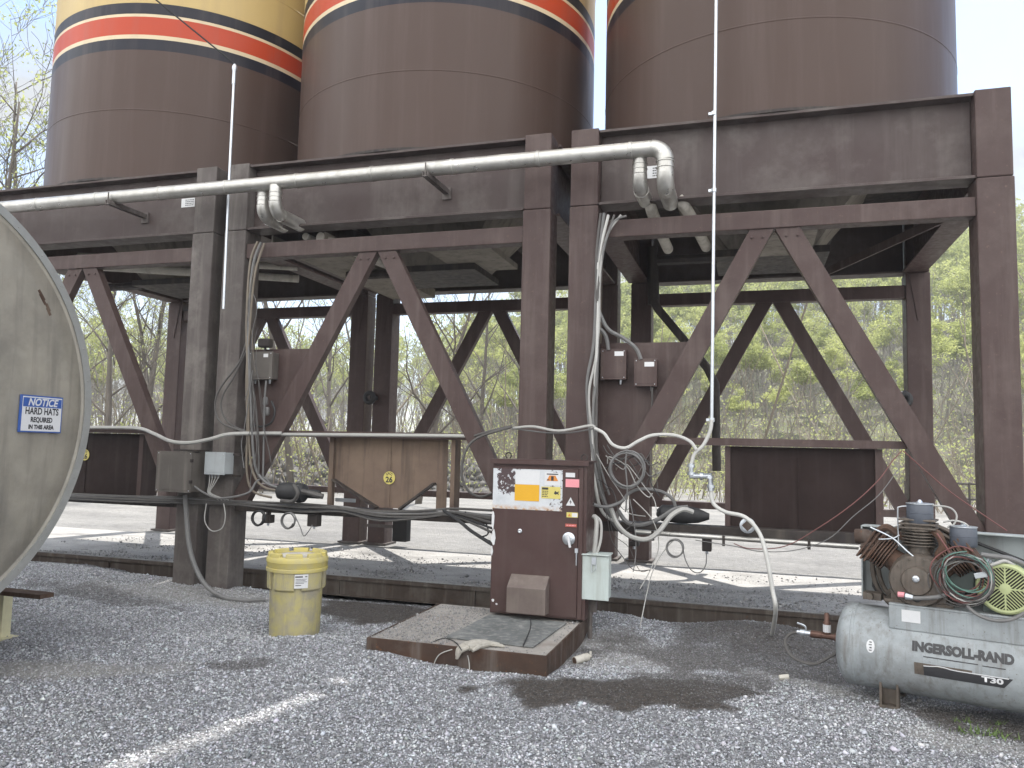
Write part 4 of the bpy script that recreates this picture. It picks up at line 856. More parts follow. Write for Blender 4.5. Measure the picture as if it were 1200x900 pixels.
b = MB(); b.box(cx_-.012, cx_+.012, yf-.0072, yf-.0064, 1.428, 1.468); b.box(cx_-.05, cx_-.03, yf-.0072, yf-.0064, 1.43, 1.44); b.build('symbol_mark', 'decalgrey', s_)
b = MB(); b.box(hz[0]+.02, hz[1]-.02, yf-.0056, yf-.0048, 1.482, 1.492); b.build('heading', 'ink', s_)
nb = quad_c(636, 575, 657, 591, CY); nbb = (nb[0]-.008, nb[1], 1.265, 1.372); s_ = flat('yellow_notice', nbb, yf-.003, 'stickyellow', t)
b = MB(); b.box(nbb[0]+.006, nbb[0]+.065, yf-.0056, yf-.0048, 1.345, 1.364); b.build('heading', 'ink', s_)
lines('small_print', nbb[0]+.008, nbb[0]+.064, 1.275, 1.338, 4, yf-.0048, 'ink', s_)
b = MB(); b.prism([(nbb[1]-.06+.0, 1.312), (nbb[1]-.045, 1.302), (nbb[1]-.03, 1.31), (nbb[1]-.012, 1.298), (nbb[1]-.02, 1.318), (nbb[1]-.01, 1.335), (nbb[1]-.032, 1.325), (nbb[1]-.05, 1.338)], yf-.0056, yf-.0048); b.build('pictogram', 'ink', s_)
yj = CY-.0015
jx0 = P(664, 560, CY).x
s_ = flat('white_sticker', (jx0-.004, jx0+.082, 1.465, 1.505), CY-.0185, 'white', t)
s_ = flat('pink_sticker', (jx0-.004, jx0+.122, 1.375, 1.448), CY-.0185, 'pink', t)
b = MB(); c0 = jx0+.045; b.prism([(c0-.042, 1.21), (c0+.042, 1.21), (c0, 1.285)], CY-.020, CY-.0182); s_ = b.build('voltage_triangle', 'white', t)
b = MB(); b.prism([(c0-.004, 1.219), (c0+.012, 1.247), (c0+.001, 1.247), (c0+.006, 1.268), (c0-.012, 1.24), (c0, 1.24)], CY-.0216, CY-.0204); b.build('lightning_bolt', 'ink', s_)
s_ = flat('warning_label', (jx0+.01, jx0+.115, 1.105, 1.15), CY-.0185, 'stickyellow', t)
b = MB(); b.box(jx0+.06, jx0+.11, CY-.0207, CY-.0201, 1.11, 1.145); b.build('text_field', 'white', s_)
b = MB(); b.prism([(jx0+.022, 1.114), (jx0+.05, 1.114), (jx0+.036, 1.14)], CY-.0212, CY-.0201); b.build('hazard_triangle', 'orange', s_)
s_ = flat('red_label', (jx0, jx0+.105, 1.02, 1.048), CY-.0185, 'redlabel', t); lines('small_print', jx0+.01, jx0+.095, 1.024, 1.044, 1, CY-.0201, 'pink', s_)
c = Vector((jx0+.035, CY-.018, .915)); b = MB(); b.lathe([(.058, 0), (.058, .012), (.05, .02), (.02, .024)], c, (0, -1, 0), 24); h = b.build('disconnect_switch', 'galv', t, smooth=True)
b = MB(); b.bar(c+Vector((-.006, -.034, .045)), c+Vector((.02, -.034, -.075)), .02, .02, (1, 0, 0)); b.build('handle', 'white', h, bevel=.004)
b = MB(); c2 = c+Vector((.075, -.006, -.10)); b.box(c2.x-.014, c2.x+.014, c2.y-.018, c2.y, c2.z-.02, c2.z+.02); b.tube([c2+Vector((0, -.01, -.015)), c2+Vector((.0, -.012, -.13))], .006, 6); b.build('lever', 'galv', t)
b = MB(); c2 = Vector((P(610, 622, CY).x, CY-.015, P(610, 622, CY).z)); b.lathe([(.02, 0), (.02, .01), (.012, .014), (.005, .01)], c2, (0, -1, 0), 14); b.build('door_lock', 'galv', t)
b = MB()
for xx_ in (CX0+.1, CX1-.06): b.tube(arc((xx_, 7.1, CZ1+.045), (1, 0, 0), (0, 0, 1), .028, -60, 240, 10), .007, 6)
b.build('lifting_eye', 'dark', t)
b = MB()
for (xx_, zz_, w_, h_) in ((CX0+.001, .95, .03, .2), (CX0+.003, .80, .045, .16), (CX0+.02, .30, .03, .03), (CX0+.06, .275, .02, .02), (CX0+.002, .72, .02, .09)):
    n_ = 14; pts_ = [(xx_+w_*.5+w_*.5*math.cos(2*math.pi*k/n_)*random.uniform(.65, 1.1), zz_+h_*.5+h_*.5*math.sin(2*math.pi*k/n_)*random.uniform(.75, 1.1)) for k in range(n_)]
    pts_ = [(max(p_[0], CX0+.001), p_[1]) for p_ in pts_]; b.prism(pts_, CY-.0158, CY-.0145)
b.build('bare_patch', 'white', t)

# switch box on the cabinet's right
t = thing('switch_box', 'pale grey hinged switch box on a post beside the cabinet', 'switch box', (-1.34, 7.05, .36))
b = MB(); b.box(-1.455, -1.232, 6.97, 7.13, .395, .775); b.build('body', 'palebox', t, bevel=.006)
b = MB(); b.box(-1.465, -1.222, 6.945, 6.968, .388, .772); b.box(-1.468, -1.219, 6.93, 7.14, .777, .79); b.build('lid', 'palebox', t, bevel=.004)
b = MB(); b.box(-1.375, -1.335, 6.932, 6.944, .70, .765); b.tube([(-1.375, 6.935, .70), (-1.375, 6.93, .63), (-1.335, 6.93, .66), (-1.335, 6.935, .70)], .004, 5); b.build('hasp', 'galv', t)
b = MB(); b.box(-1.48, -1.467, 6.96, 7.0, .42, .72); b.build('hinge', 'palebox', t)
b = MB(); b.tube([P(692, 690, 7.12), P(691, 765, 7.12)], .022, 8); b.box(-1.46, -1.36, 7.10, 7.13, .25, .395); b.build('post', 'dusty', t)
t = thing('conduit', 'grey conduit elbow from cabinet side down to the switch box', 'conduit', (-1.36, 7.1, .79))
b = MB(); b.tube([P(695, 605, 7.1), P(699, 610, 7.08), P(698, 630, 7.05), P(696, 650, 7.05)], .022, 10, 5); b.build('pipe', 'cablelight', t, smooth=True)
b = MB(); b.tube([P(697, 604, 7.1), P(704, 612, 7.08), P(704, 632, 7.06), P(699, 650, 7.05)], .013, 8, 5); b.build('flexible_hose', 'cablelight', t, smooth=True)

# ------------------------------------------------------------------ yellow overpack drum
dx, dy, rad_ = -3.815, 6.27, .245
t = thing('overpack_drum', 'dirty yellow plastic drum with ribbed lid on the gravel', 'drum', (dx, dy, 0))
b = MB(); n = 48; prof = [(.232, .0), (.24, .012), (.243, .03), (.262, .52), (.264, .56)]
b.lathe(prof, (dx, dy, 0), n=n)
b.build('barrel', 'yellow', t, smooth=True)
b = MB()
for k in range(6):
    a0 = R(k*60+2-90-20)
    for (da, ra, z0, z1, th) in ((R(46), .30, .43, .575, 0),):
        vs = []; m_ = 8
        for i_ in range(m_+1):
            aa_ = a0+da*i_/m_
            for rr_, zz_ in ((.258, z0-.02), (ra-.015, z0), (ra-.012, z1), (.258, z1)): vs.append((dx+rr_*math.cos(aa_), dy+rr_*math.sin(aa_), zz_))
        fs_ = []
        for i_ in range(m_):
            for q_ in range(4): fs_.append((i_*4+q_, (i_+1)*4+q_, (i_+1)*4+(q_+1) % 4, i_*4+(q_+1) % 4))
        fs_ += [(0, 1, 2, 3), tuple(m_*4+q_ for q_ in (3, 2, 1, 0))]; b.add(vs, fs_)
b.build('moulded_shoulder', 'yellow', t, bevel=.006)
b = MB(); b.lathe([(.27, .565), (.298, .572), (.302, .585), (.302, .60), (.292, .604)], (dx, dy, 0), n=n); b.build('collar', 'yellowlid', t, smooth=True)
b = MB(); b.lathe([(.29, .604), (.296, .612), (.297, .645), (.303, .652), (.303, .675), (.294, .69), (.285, .70), (.255, .70), (.25, .682), (.0, .69)], (dx, dy, 0), n=n, cap=False); ld = b.build('lid', 'yellowlid', t, smooth=True); t.scale = (.89, .89, 1.03); t.location = (-3.90, 6.2, 0)
b = MB()
for k in range(8):
    a0 = R(k*45+8); vs = []; m_ = 6
    for i_ in range(m_+1):
        aa_ = a0+R(34)*i_/m_
        for rr_, zz_ in ((.292, .70-.012), (.286, .728), (.245, .732), (.235, .688)): vs.append((dx+rr_*math.cos(aa_), dy+rr_*math.sin(aa_), zz_))
    fs_ = [(i_*4+q_, (i_+1)*4+q_, (i_+1)*4+(q_+1) % 4, i_*4+(q_+1) % 4) for i_ in range(m_) for q_ in range(4)] + [(0, 1, 2, 3), tuple(m_*4+q_ for q_ in (3, 2, 1, 0))]; b.add(vs, fs_)
b.build('lid_lug', 'yellowlid', ld, bevel=.008)
b = MB(); b.lathe([(.225, .688), (.21, .697), (.1, .704), (0.001, .703)], (dx, dy, 0), n=30, cap=False); b.build('dust_layer', 'lag', ld, smooth=True)
# label wrapped on the shoulder
b = MB(); a0, a1 = R(-62), R(-36); vs = []
for i_ in range(9):
    aa_ = a0+(a1-a0)*i_/8
    for zz_ in (.45, .565): vs.append((dx+.2895*math.cos(aa_), dy+.2895*math.sin(aa_), zz_))
b.add(vs, [(2*i_, 2*i_+2, 2*i_+3, 2*i_+1) for i_ in range(8)]); lb_ = b.build('paper_label', 'white', t)
b = MB()
for j_, (zz_, h_, f0, f1) in enumerate(((.545, .011, .05, .6), (.545, .008, .75, .93), (.525, .004, .08, .9), (.514, .004, .08, .8), (.503, .004, .08, .92), (.492, .004, .08, .7), (.475, .006, .08, .5))):
    vs = []
    for i_ in range(5):
        aa_ = a0+(a1-a0)*(f0+(f1-f0)*i_/4)
        for z_ in (zz_-h_/2, zz_+h_/2): vs.append((dx+.2902*math.cos(aa_), dy+.2902*math.sin(aa_), z_))
    b.add(vs, [(2*i_, 2*i_+2, 2*i_+3, 2*i_+1) for i_ in range(4)])
b.build('printed_lines', 'ink', lb_)

# ------------------------------------------------------------------ round grey tank end at left
TC, TR = Vector((-5.02, 3.16, 1.90)), 1.60
ba = R(85); an = Vector((math.sin(ba), -math.cos(ba), 0)); at_ = Vector((math.cos(ba), math.sin(ba), 0))
t = thing('storage_tank', 'big round grey clad tank end at the left edge', 'storage tank', tuple(TC-an*2-Vector((0, 0, 1.9))))
b = MB(); b.lathe([(TR, -5), (TR, -.1), (TR, 0), (TR-.012, .004), (TR-.02, 0)], TC, an, 96); b.build('jacket', 'cladding', t, smooth=True)
b = MB(); pr_ = [(TR-.055, -.02), (TR-.08, .004)]
for k in range(1, 14): q = 1-k/13; pr_.append(((TR-.08)*q, .004+.10*(1-q*q)))
pr_[-1] = (.002, .104)
b.lathe(pr_, TC, an, 96, cap=False); b.build('dished_head', 'cladding', t, smooth=True)
b = MB(); b.lathe([(TR-.05, .0), (TR-.05, .012), (TR+.006, .014), (TR+.008, -.09), (TR, -.09)], TC, an, 96, cap=False); rm = b.build('rim_band', 'rim', t, smooth=True)
b = MB()
for k in range(40):
    a = 2*math.pi*k/40; b.lathe([(.007, 0), (.005, .004)], TC+(at_*math.cos(a)+Vector((0, 0, 1))*math.sin(a))*(TR-.022)+an*.013, an, 8)
b.build('rivet', 'rim', rm)
b = MB()
for (aa_, ln_) in ((37, .09), (33, .05)):
    for k in range(3):
        a = R(aa_-k*1.2); p_ = TC+(at_*math.cos(a)+Vector((0, 0, 1))*math.sin(a))*(1.40-.004*k); hgt = .004+.10*(1-(1.40/(TR-.08))**2)+.002
        tg = (-at_*math.sin(a)+Vector((0, 0, 1))*math.cos(a)); b.bar(p_+an*hgt-tg*ln_*.3, p_+an*hgt+tg*ln_*.3, .02+.008*(k % 2), .003, at_)
b.build('chipped_spot', 'wood', t)
# skid
b = MB(); b.box(-6.6, -6.45, 1.4, 5.0, .26, .40); b.build('skid_beam', 'dark', t)
b = MB(); p_ = PZ(57, 696, .45); b.box(p_.x-1.5, p_.x-.02, p_.y-.06, p_.y+.07, .415, .45); tag(b.build('plank', 'wood'), 'weathered wooden plank end sticking out under the round tank', 'plank')
q = PZ(2, 748, 0); b = MB(); b.box(q.x-.05, q.x+.035, q.y-.04, q.y+.05, 0, .405); o = b.build('leg', 'leg', t, bevel=.004)
b = MB(); b.box(q.x-.1, q.x+.085, q.y-.09, q.y+.09, 0, .014); b.build('foot_plate', 'leg', o)
# sign on the tank head
sp = TC; best = None
for k in range(400):                      # where the line of sight meets the dished head
    tt_ = 3+k*.01; p_ = Vector((0, 0, CH))+ray(46.5, 485.5)*tt_; rel = p_-TC; h_ = rel.dot(an); rr_ = (rel-an*h_).length; hh = .004+.10*(1-(rr_/(TR-.08))**2)
    if best is None or abs(h_-hh) < best[0]: best = (abs(h_-hh), p_)
sp = best[1]; rel = sp-TC; rd = rel-an*rel.dot(an); sn = (an + rd*(2*.10/(TR-.08)**2)).normalized(); sx_ = Vector((0, 0, 1)).cross(sn).normalized(); sz_ = sn.cross(sx_)
sp = sp+sn*.02
t = thing('notice_sign', 'blue and white notice sign about hard hats on the tank end', 'sign', tuple(sp))
SW, SH = .345, .262
def plate(name, x0, x1, z0, z1, n0, n1, m, parent, bevel=0):
    b = MB(); vs = [sp+sx_*i_+sz_*j_+sn*k_ for k_ in (n0, n1) for i_, j_ in ((x0, z0), (x1, z0), (x1, z1), (x0, z1))]
    b.add(vs, [(3, 2, 1, 0), (4, 5, 6, 7), (0, 1, 5, 4), (1, 2, 6, 5), (2, 3, 7, 6), (3, 0, 4, 7)]); return b.build(name, m, parent, bevel=bevel)
w2, h2 = SW/2, SH/2
pl = plate('sign_plate', -w2, w2, -h2, h2, -.018, .0, 'blue', t, .002)
plate('white_field', -w2+.010, w2-.010, -h2+.010, h2-.010, .0004, .0012, 'white', t)
plate('header_band', -w2+.014, w2-.014, h2-.082, h2-.018, .0015, .0022, 'blue', t)
lettering('lettering', 'NOTICE', .072, 'white', t, sp+sz_*(h2-.05)+sn*.0026, sx_, sz_, width=.25, shear=.25, bold=.002)
for tx, zc, w_, sz in (('HARD HATS', .018, .275, .066), ('REQUIRED', -.042, .18, .048), ('IN THIS AREA', -.093, .21, .040)): lettering('lettering', tx, sz, 'ink', t, sp+sz_*zc+sn*.0018, sx_, sz_, width=w_, bold=.0022)

# ------------------------------------------------------------------ air compressor
CRZ = R(-17); CO = Vector((.69, 6.31, 0)); cz, sz0 = math.cos(CRZ), math.sin(CRZ)
def LC(px, py, ly):                       # photo point -> local point in the compressor's own frame, on its plane y = ly
    d = ray(px, py); nrm = Vector((-sz0, cz, 0)); o_ = Vector((0, 0, CH))-CO; tt_ = (ly-o_.dot(nrm))/d.dot(nrm); p_ = o_+d*tt_
    return Vector((p_.x*cz+p_.y*sz0, -p_.x*sz0+p_.y*cz, p_.z))
t = thing('air_compressor', 'grey tank air compressor with rusty three cylinder pump at right edge', 'air compressor', tuple(CO), rz=CRZ)
ZC, RT = .355, .285
b = MB(); pr_ = []
for k in range(9): a = R(90*k/8); pr_.append((max(.002, RT*math.sin(a)), -.10*math.cos(a)+.0))
pr_ += [(RT, .02), (RT, .03), (RT, 1.85)]
for k in range(1, 9): a = R(90-90*k/8); pr_.append((max(.002, RT*math.sin(a)), 1.85+.10*math.cos(a)))
b.lathe(pr_, (0, 0, ZC), (1, 0, 0), 56, cap=False); tk = b.build('air_tank', 'tankgrey', t, smooth=True)
b = MB(); b.lathe([(RT+.0005, .03), (RT+.004, .034), (RT+.004, .05), (RT+.0005, .054)], (0, 0, ZC), (1, 0, 0), 56, cap=False); b.build('weld_seam', 'tankgrey', tk, smooth=True)
def wrap(poly, r, mi=0, b=None):          # poly of (x, z) laid round the tank's front
    b = b or MB(); vs = [(x_, -r*math.cos((z_-0)/RT), ZC+r*math.sin((z_-0)/RT)) for x_, z_ in poly]; b.add(vs, [tuple(range(len(vs)))]); return b
def strip(name, x0, x1, z0, z1, r, m, n=6, slant=0):
    b = MB()
    for k in range(n):
        za, zb = z0+(z1-z0)*k/n, z0+(z1-z0)*(k+1)/n; wrap([(x0, za), (x1+slant*k/n, za), (x1+slant*(k+1)/n, zb), (x0, zb)], r, b=b)
    return b.build(name, m, tk)
def tx(px, py): return LC(px, py, -RT).x
XA, XB = tx(1068, 745), tx(1188, 758); zt_ = .095; ZUP = lambda q: (0, math.sin(q/RT), math.cos(q/RT)); ON = lambda x, q, r=RT: (x, -r*math.cos(q/RT), ZC+r*math.sin(q/RT))
lettering('lettering', 'INGERSOLL-RAND', .083, 'decalgrey', tk, ON((XA+XB)/2, zt_, RT+.0022), (1, 0, 0), ZUP(zt_), width=XB-XA, cyl=RT, bold=.0055)
W_ = XB-XA
strip('underline', XA+.12*W_, XA+.66*W_, .036, .042, RT+.0015, 'decalgrey', 1); strip('underline', XA+.70*W_, XA+.92*W_, .032, .038, RT+.0015, 'decalgrey', 1)
YA, YB_ = tx(1071, 768), tx(1187, 785)
strip('faded_badge', YA, YA+.6*(YB_-YA), -.085, -.005, RT+.001, 'castiron'); strip('model_badge', YA+.1*(YB_-YA), YB_-.05, -.085, -.02, RT+.0022, 'ink', 6, .05)
lettering('lettering', 'T30', .048, 'white', tk, ON(YA+.80*(YB_-YA), -.047, RT+.004), (1, 0, 0), ZUP(-.047), cyl=RT, bold=.002, width=.12)
b = MB()
for k in range(12):
    dxx = (YB_-YA)*.86/12; x0_, x1_ = YA+.1*(YB_-YA)+k*dxx, YA+.1*(YB_-YA)+(k+1)*dxx; xm_ = YA+.27*(YB_-YA); f = lambda x: -.024+.012*math.exp(-((x-xm_)/.05)**2)
    wrap([(x0_, f(x0_)), (x1_, f(x1_)), (x1_, f(x1_)+.006), (x0_, f(x0_)+.006)], RT+.0034, b=b)
b.build('badge_stripe', 'white', tk)
b = MB()
for k in range(12): a0_, a1_ = 2*math.pi*k/12, 2*math.pi*(k+1)/12; wrap([(.17, .055), (.17+.027*math.cos(a0_), .055+.045*math.sin(a0_)), (.17+.027*math.cos(a1_), .055+.045*math.sin(a1_))], RT+.0025, b=b)
b.build('oval_sticker', 'white', tk)
b = MB()
for k, (dx_s, dz_s, w_s, h_s) in enumerate(((-.008, .03, .016, .007), (-.011, .012, .020, .006), (-.006, -.006, .014, .008), (-.010, -.024, .018, .006))): wrap([(.17+dx_s, .055+dz_s-h_s), (.17+dx_s+w_s, .055+dz_s-h_s), (.17+dx_s+w_s, .055+dz_s), (.17+dx_s, .055+dz_s)], RT+.0036, b=b)
b.build('sticker_marks', 'decalgrey', tk)
for fx in (.27, 1.5):
    for fy in (-.17, .17):
        b = MB(); b.box(fx-.06, fx-.045, fy-.04, fy+.04, .012, .2); b.box(fx+.045, fx+.06, fy-.04, fy+.04, .012, .2); b.box(fx-.06, fx+.06, fy+.025, fy+.04, .012, .2); b.box(fx-.065, fx+.065, fy-.045, fy+.045, -.01, .0118); b.build('foot', 'castiron' if fx < 1 else 'tankgrey', t)
# base plate on top of the tank
BZ = ZC+RT
b = MB(); b.box(.28, 1.9, -.225, -.21, BZ-.10, BZ+.055); b.box(.28, 1.9, .21, .225, BZ-.10, BZ+.055); b.box(.28, 1.9, -.225, .225, BZ+.056, BZ+.07); b.box(.28, .295, -.209, .209, BZ-.09, BZ+.055); b.build('base_plate', 'tankgrey', t, bevel=.004)
b = MB(); b.box(.36, .475, -.228, -.2262, BZ-.045, BZ+.035); b.build('data_plate', 'white', t)
PB = BZ+.07
cc = LC(1078, 681, -.06); cc.z = PB+.165
b = MB(); b.lathe([(.10, -.17), (.165, -.165), (.18, -.13), (.185, .0), (.18, .14)], cc, (0, 1, 0), 32); b.lathe([(.06, -.195), (.09, -.19), (.10, -.168)], cc, (0, 1, 0), 24); b.box(cc.x-.21, cc.x+.21, cc.y-.12, cc.y+.14, PB, PB+.02)
b.box(cc.x-.17, cc.x+.17, cc.y-.10, cc.y+.12, PB+.02, PB+.10)
ck = b.build('crankcase', 'castiron', t, smooth=True)
b = MB(); b.lathe([(.022, 0), (.022, .02), (.012, .025)], cc+Vector((.0, -.195, .02)), (0, -1, 0), 10); b.build('oil_plug', 'galv', ck); b = MB(); b.lathe([(.03, 0), (.03, .015), (.02, .018)], cc+Vector((.0, -.165, -.11)), (0, -1, 0), 10); b.build('oil_plug', 'black', ck)
for k in range(10):
    a = 2*math.pi*k/10
b = MB()
for k in range(10): a = 2*math.pi*k/10; b.lathe([(.009, 0), (.009, .012)], cc+Vector((math.cos(a)*.15, -.165, math.sin(a)*.15)), (0, -1, 0), 6)
b.build('bolt', 'castiron', ck)
def cyl(ang, hl, m, filt):
    ax = Vector((math.sin(ang), 0, math.cos(ang))); side = Vector((math.cos(ang), 0, -math.sin(ang)))
    b = MB(); b.lathe([(.085, .15), (.075, .20), (.075, .20+hl)], cc, ax, 18)
    for k in range(6): h_ = .225+k*hl/6.2; b.lathe([(.075, h_), (.112, h_+.002), (.112, h_+.010), (.075, h_+.013)], cc, ax, 18)
    c_ = b.build('cylinder', m, t, smooth=True)
    b = MB(); o_ = cc+ax*(.20+hl)
    for k in range(3): b.bar(o_+ax*(.012+k*.028), o_+ax*(.026+k*.028), .23, .2, side)
    b.bar(o_, o_+ax*.085, .17, .15, side); b.build('head', m, c_, bevel=.004)
    return c_, o_+ax*.085
_, top0 = cyl(0, .13, 'castiron', True); _, topL = cyl(R(-56), .12, 'castrust', False); _, topR = cyl(R(56), .12, 'castrust', True)
for (px_, py_, w_, h_) in ((1078, 602, .17, .135), (1129, 629, .165, .13)):
    c_ = LC(px_, py_, -.08); b = MB(); b.lathe([(w_/2-.006, 0), (w_/2, .008), (w_/2, h_*.52), (w_/2+.003, h_*.54), (w_/2, h_*.56), (w_/2, h_-.006), (w_/2-.004, h_)], (c_.x, c_.y, c_.z-h_/2), (0, 0, 1), 24); f_ = b.build('air_filter', 'filter', t, smooth=True)
    b = MB(); b.lathe([(w_/2+.004, h_), (w_/2+.004, h_+.006), (.02, h_+.012), (.008, h_+.03)], (c_.x, c_.y, c_.z-h_/2), (0, 0, 1), 24); b.build('lid', 'galv', f_, smooth=True)
    b = MB(); b.lathe([(.035, -.05), (.035, 0)], (c_.x, c_.y, c_.z-h_/2), (0, 0, 1), 12); b.build('inlet_neck', 'castiron', f_)
f0, f1 = LC(1066, 592, -.08), LC(1115, 617, -.08)
def ltube(name, pts, r, m, sm_=6): b = MB(); b.tube(pts, r, 8, sm_); return b.build(name, m, t, smooth=True)
ltube('unloader_line', [LC(1053, 640, -.1), LC(1052, 600, -.1), LC(1054, 594, -.1), LC(1066, 593, -.1)], .005, 'galv', 4)
ltube('unloader_line', [LC(1070, 590, -.1), LC(1092, 592, -.1), LC(1113, 595, -.1), LC(1121, 604, -.1), LC(1118, 614, -.1), LC(1110, 618, -.1)], .006, 'cablelight')
ltube('unloader_line', [LC(1105, 612, -.1), LC(1118, 610, -.1), LC(1130, 613, -.1), LC(1136, 618, -.1)], .006, 'cablelight')
ltube('copper_tube', [LC(1020, 618, -.18), LC(1045, 630, -.18), LC(1062, 645, -.2), LC(1074, 655, -.22)], .006, 'galv')
ltube('copper_tube', [LC(1030, 632, -.16), LC(1046, 631, -.18), LC(1054, 627, -.18)], .005, 'galv')
ltube('intercooler_pipe', [LC(1083, 622, -.05), LC(1098, 625, -.12), LC(1105, 640, -.12), LC(1100, 652, -.1), LC(1110, 660, -.08)], .028, 'castrust')
ltube('intercooler_pipe', [LC(1030, 622, .0), LC(1040, 618, -.02), LC(1052, 626, -.04), LC(1062, 632, -.05)], .026, 'castrust')
b = MB(); c_ = LC(1018, 634, -.06)
for k in range(5): b.bar(c_+Vector((.012*k, -.09, -.02-.012*k)), c_+Vector((.012*k, .07, .03-.012*k)), .10-.012*k, .012, (1, 0, .6))
b.tube([c_+Vector((-.09, 0, .03)), c_+Vector((-.02, 0, .03)), c_+Vector((.04, -.02, .0)), c_+Vector((.10, 0, -.02))], [.05, .055, .05, .04], 10, 4); b.build('cylinder_manifold', 'rust', t, smooth=True)
# flywheel and guard behind
b = MB()
for r_ in (.34, .30): b.tube(arc(cc+Vector((0, .22, .02)), (1, 0, 0), (0, 0, 1), r_-.0, 0, 352, 44), .018, 8, closed=True)
for k in range(5): a = 2*math.pi*k/5; b.bar(cc+Vector((0, .22, .02)), cc+Vector((math.cos(a)*.3, .22, .02+math.sin(a)*.3)), .05, .03, (0, 1, 0))
b.build('flywheel', 'castiron', t)
g0 = LC(1012, 614, .30); zt = g0.z
b = MB(); b.box(g0.x, 2.0, .30, .312, BZ+.03, zt); b.box(g0.x, g0.x+.012, .18, .2995, BZ+.03, zt); b.box(g0.x, 2.0, .18, .2995, zt-.012, zt); b.build('belt_guard', 'guard', t, bevel=.004)
b = MB(); b.tube([(cc.x-.33, .235, cc.z), (cc.x-.25, .235, cc.z-.2), (1.15, .235, PB+.05)], .012, 6, 5); b.tube([(cc.x-.3, .22, cc.z+.1), (cc.x, .22, cc.z+.33), (1.2, .235, PB+.26)], .012, 6, 5); b.build('drive_belt', 'black', t)
# motor
mc = LC(1178, 690, -.20); mc = Vector((mc.x, mc.y, mc.z))
b = MB(); b.lathe([(.13, .05), (.15, .08), (.15, .38), (.12, .41)], mc, (0, 1, 0), 28)
for k in range(28): a = 2*math.pi*k/28; b.bar(mc+Vector((math.cos(a)*.155, .1, math.sin(a)*.155)), mc+Vector((math.cos(a)*.155, .36, math.sin(a)*.155)), .006, .018, (-math.sin(a), 0, math.cos(a)))
mo = b.build('motor', 'motor', t, smooth=True)
b = MB(); b.lathe([(.165, .09), (.168, .02), (.16, -.008), (.148, -.016), (.136, -.014), (.136, .0)], mc, (0, 1, 0), 40, cap=False); b.build('fan_cover', 'limegreen', mo, smooth=True)
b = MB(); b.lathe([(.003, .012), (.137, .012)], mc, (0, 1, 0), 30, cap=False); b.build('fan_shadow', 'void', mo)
b = MB(); b.lathe([(.034, -.0), (.034, -.012), (.001, -.016)], mc, (0, 1, 0), 20, cap=False)
for a in (0, 90, 180, 270): b.bar(mc+Vector((math.cos(R(a))*.03, -.006, math.sin(R(a))*.03)), mc+Vector((math.cos(R(a))*.138, -.006, math.sin(R(a))*.138)), .010, .008, (-math.sin(R(a)), 0, math.cos(R(a))))
for q_ in range(4):                      # slanted slats, a chevron in each quadrant
    for k in range(1, 16):
        o_ = -.128+k*.016
        u = Vector((math.cos(R(45+90*q_)), 0, math.sin(R(45+90*q_)))); w_ = Vector((-u.z, 0, u.x))
        pts_ = [mc+u*s__+w_*o_ for s__ in np.linspace(0, .136, 40)]
        ok = [p_ for p_ in pts_ if (p_-mc).length < .137 and (p_-mc).length > .03 and (p_-mc).normalized().dot(u) > .72]
        if len(ok) > 2: b.bar(ok[0]+Vector((0, -.004, 0)), ok[-1]+Vector((0, -.004, 0)), .0062, .006, w_)
b.build('fan_grille', 'limegreen', mo)
b = MB(); b.box(mc.x-.13, mc.x+.13, mc.y+.08, mc.y+.38, PB, mc.z-.13); b.build('motor_foot', 'motor', mo)
b = MB(); c_ = LC(1123, 675, -.02); b.box(c_.x-.10, c_.x+.10, c_.y-.05, c_.y+.1, c_.z-.10, c_.z+.10); b.build('control_box', 'motor', t, bevel=.01)
# wire coils on the pump
for k in range(16):
    c_ = LC(1130+random.uniform(-6, 6), 677+random.uniform(-6, 6), -.24-.004*k); r0 = .15+random.uniform(-.04, .03); pts_ = []
    a0 = random.uniform(0, 360); sp_ = 330+random.uniform(-40, 60)
    for i_ in range(25): a = R(a0+sp_*i_/24); pts_.append(c_+Vector((math.cos(a)*r0*(1+.08*math.sin(a*2+k)), .012*math.sin(a*3+k), math.sin(a)*r0*.98*(1+.05*math.cos(a*3+k)))))
    ltube('wire_loop', pts_, .0045, ['redcable', 'cabledark', 'greenwire', 'cablelight', 'redcable', 'black', 'cabledark', 'greenwire'][k % 8], 1)
ltube('red_wire', [LC(1105, 690, -.26), LC(1118, 703, -.27), LC(1135, 706, -.27), LC(1152, 697, -.26), LC(1160, 680, -.25)], .006, 'redcable')
ltube('red_wire', [LC(1098, 625, -.2), LC(1108, 640, -.22), LC(1115, 650, -.23)], .006, 'redcable')
ltube('power_cable', [LC(1150, 650, -.2), LC(1165, 652, -.2), LC(1185, 655, -.18), LC(1215, 668, -.1)], .016, 'cablegrey')
ltube('power_cable', [LC(1155, 665, -.22), LC(1168, 660, -.22), LC(1180, 658, -.2), LC(1200, 672, -.15), LC(1220, 690, -.1)], .011, 'cablelight')
ltube('drain_hose', [LC(1133, 710, -.26), LC(1145, 720, -.28), LC(1165, 727, -.29), LC(1185, 726, -.29), LC(1205, 716, -.28)], .012, 'cablegrey')
ltube('oil_hose', [LC(1060, 698, -.26), LC(1072, 701, -.26), LC(1095, 700, -.26), LC(1112, 696, -.25)], .014, 'cablegrey')
b = MB(); c_ = LC(1058, 697, -.25); b.lathe([(.018, -.03), (.018, .01)], c_, (1, 0, 0), 10); b.build('hose_fitting', 'pink', t)
b = MB(); c_ = LC(1064, 699, -.26); b.lathe([(.022, -.015), (.016, .03)], c_, (1, 0, -.1), 10); b.build('hose_nut', 'galv', t)
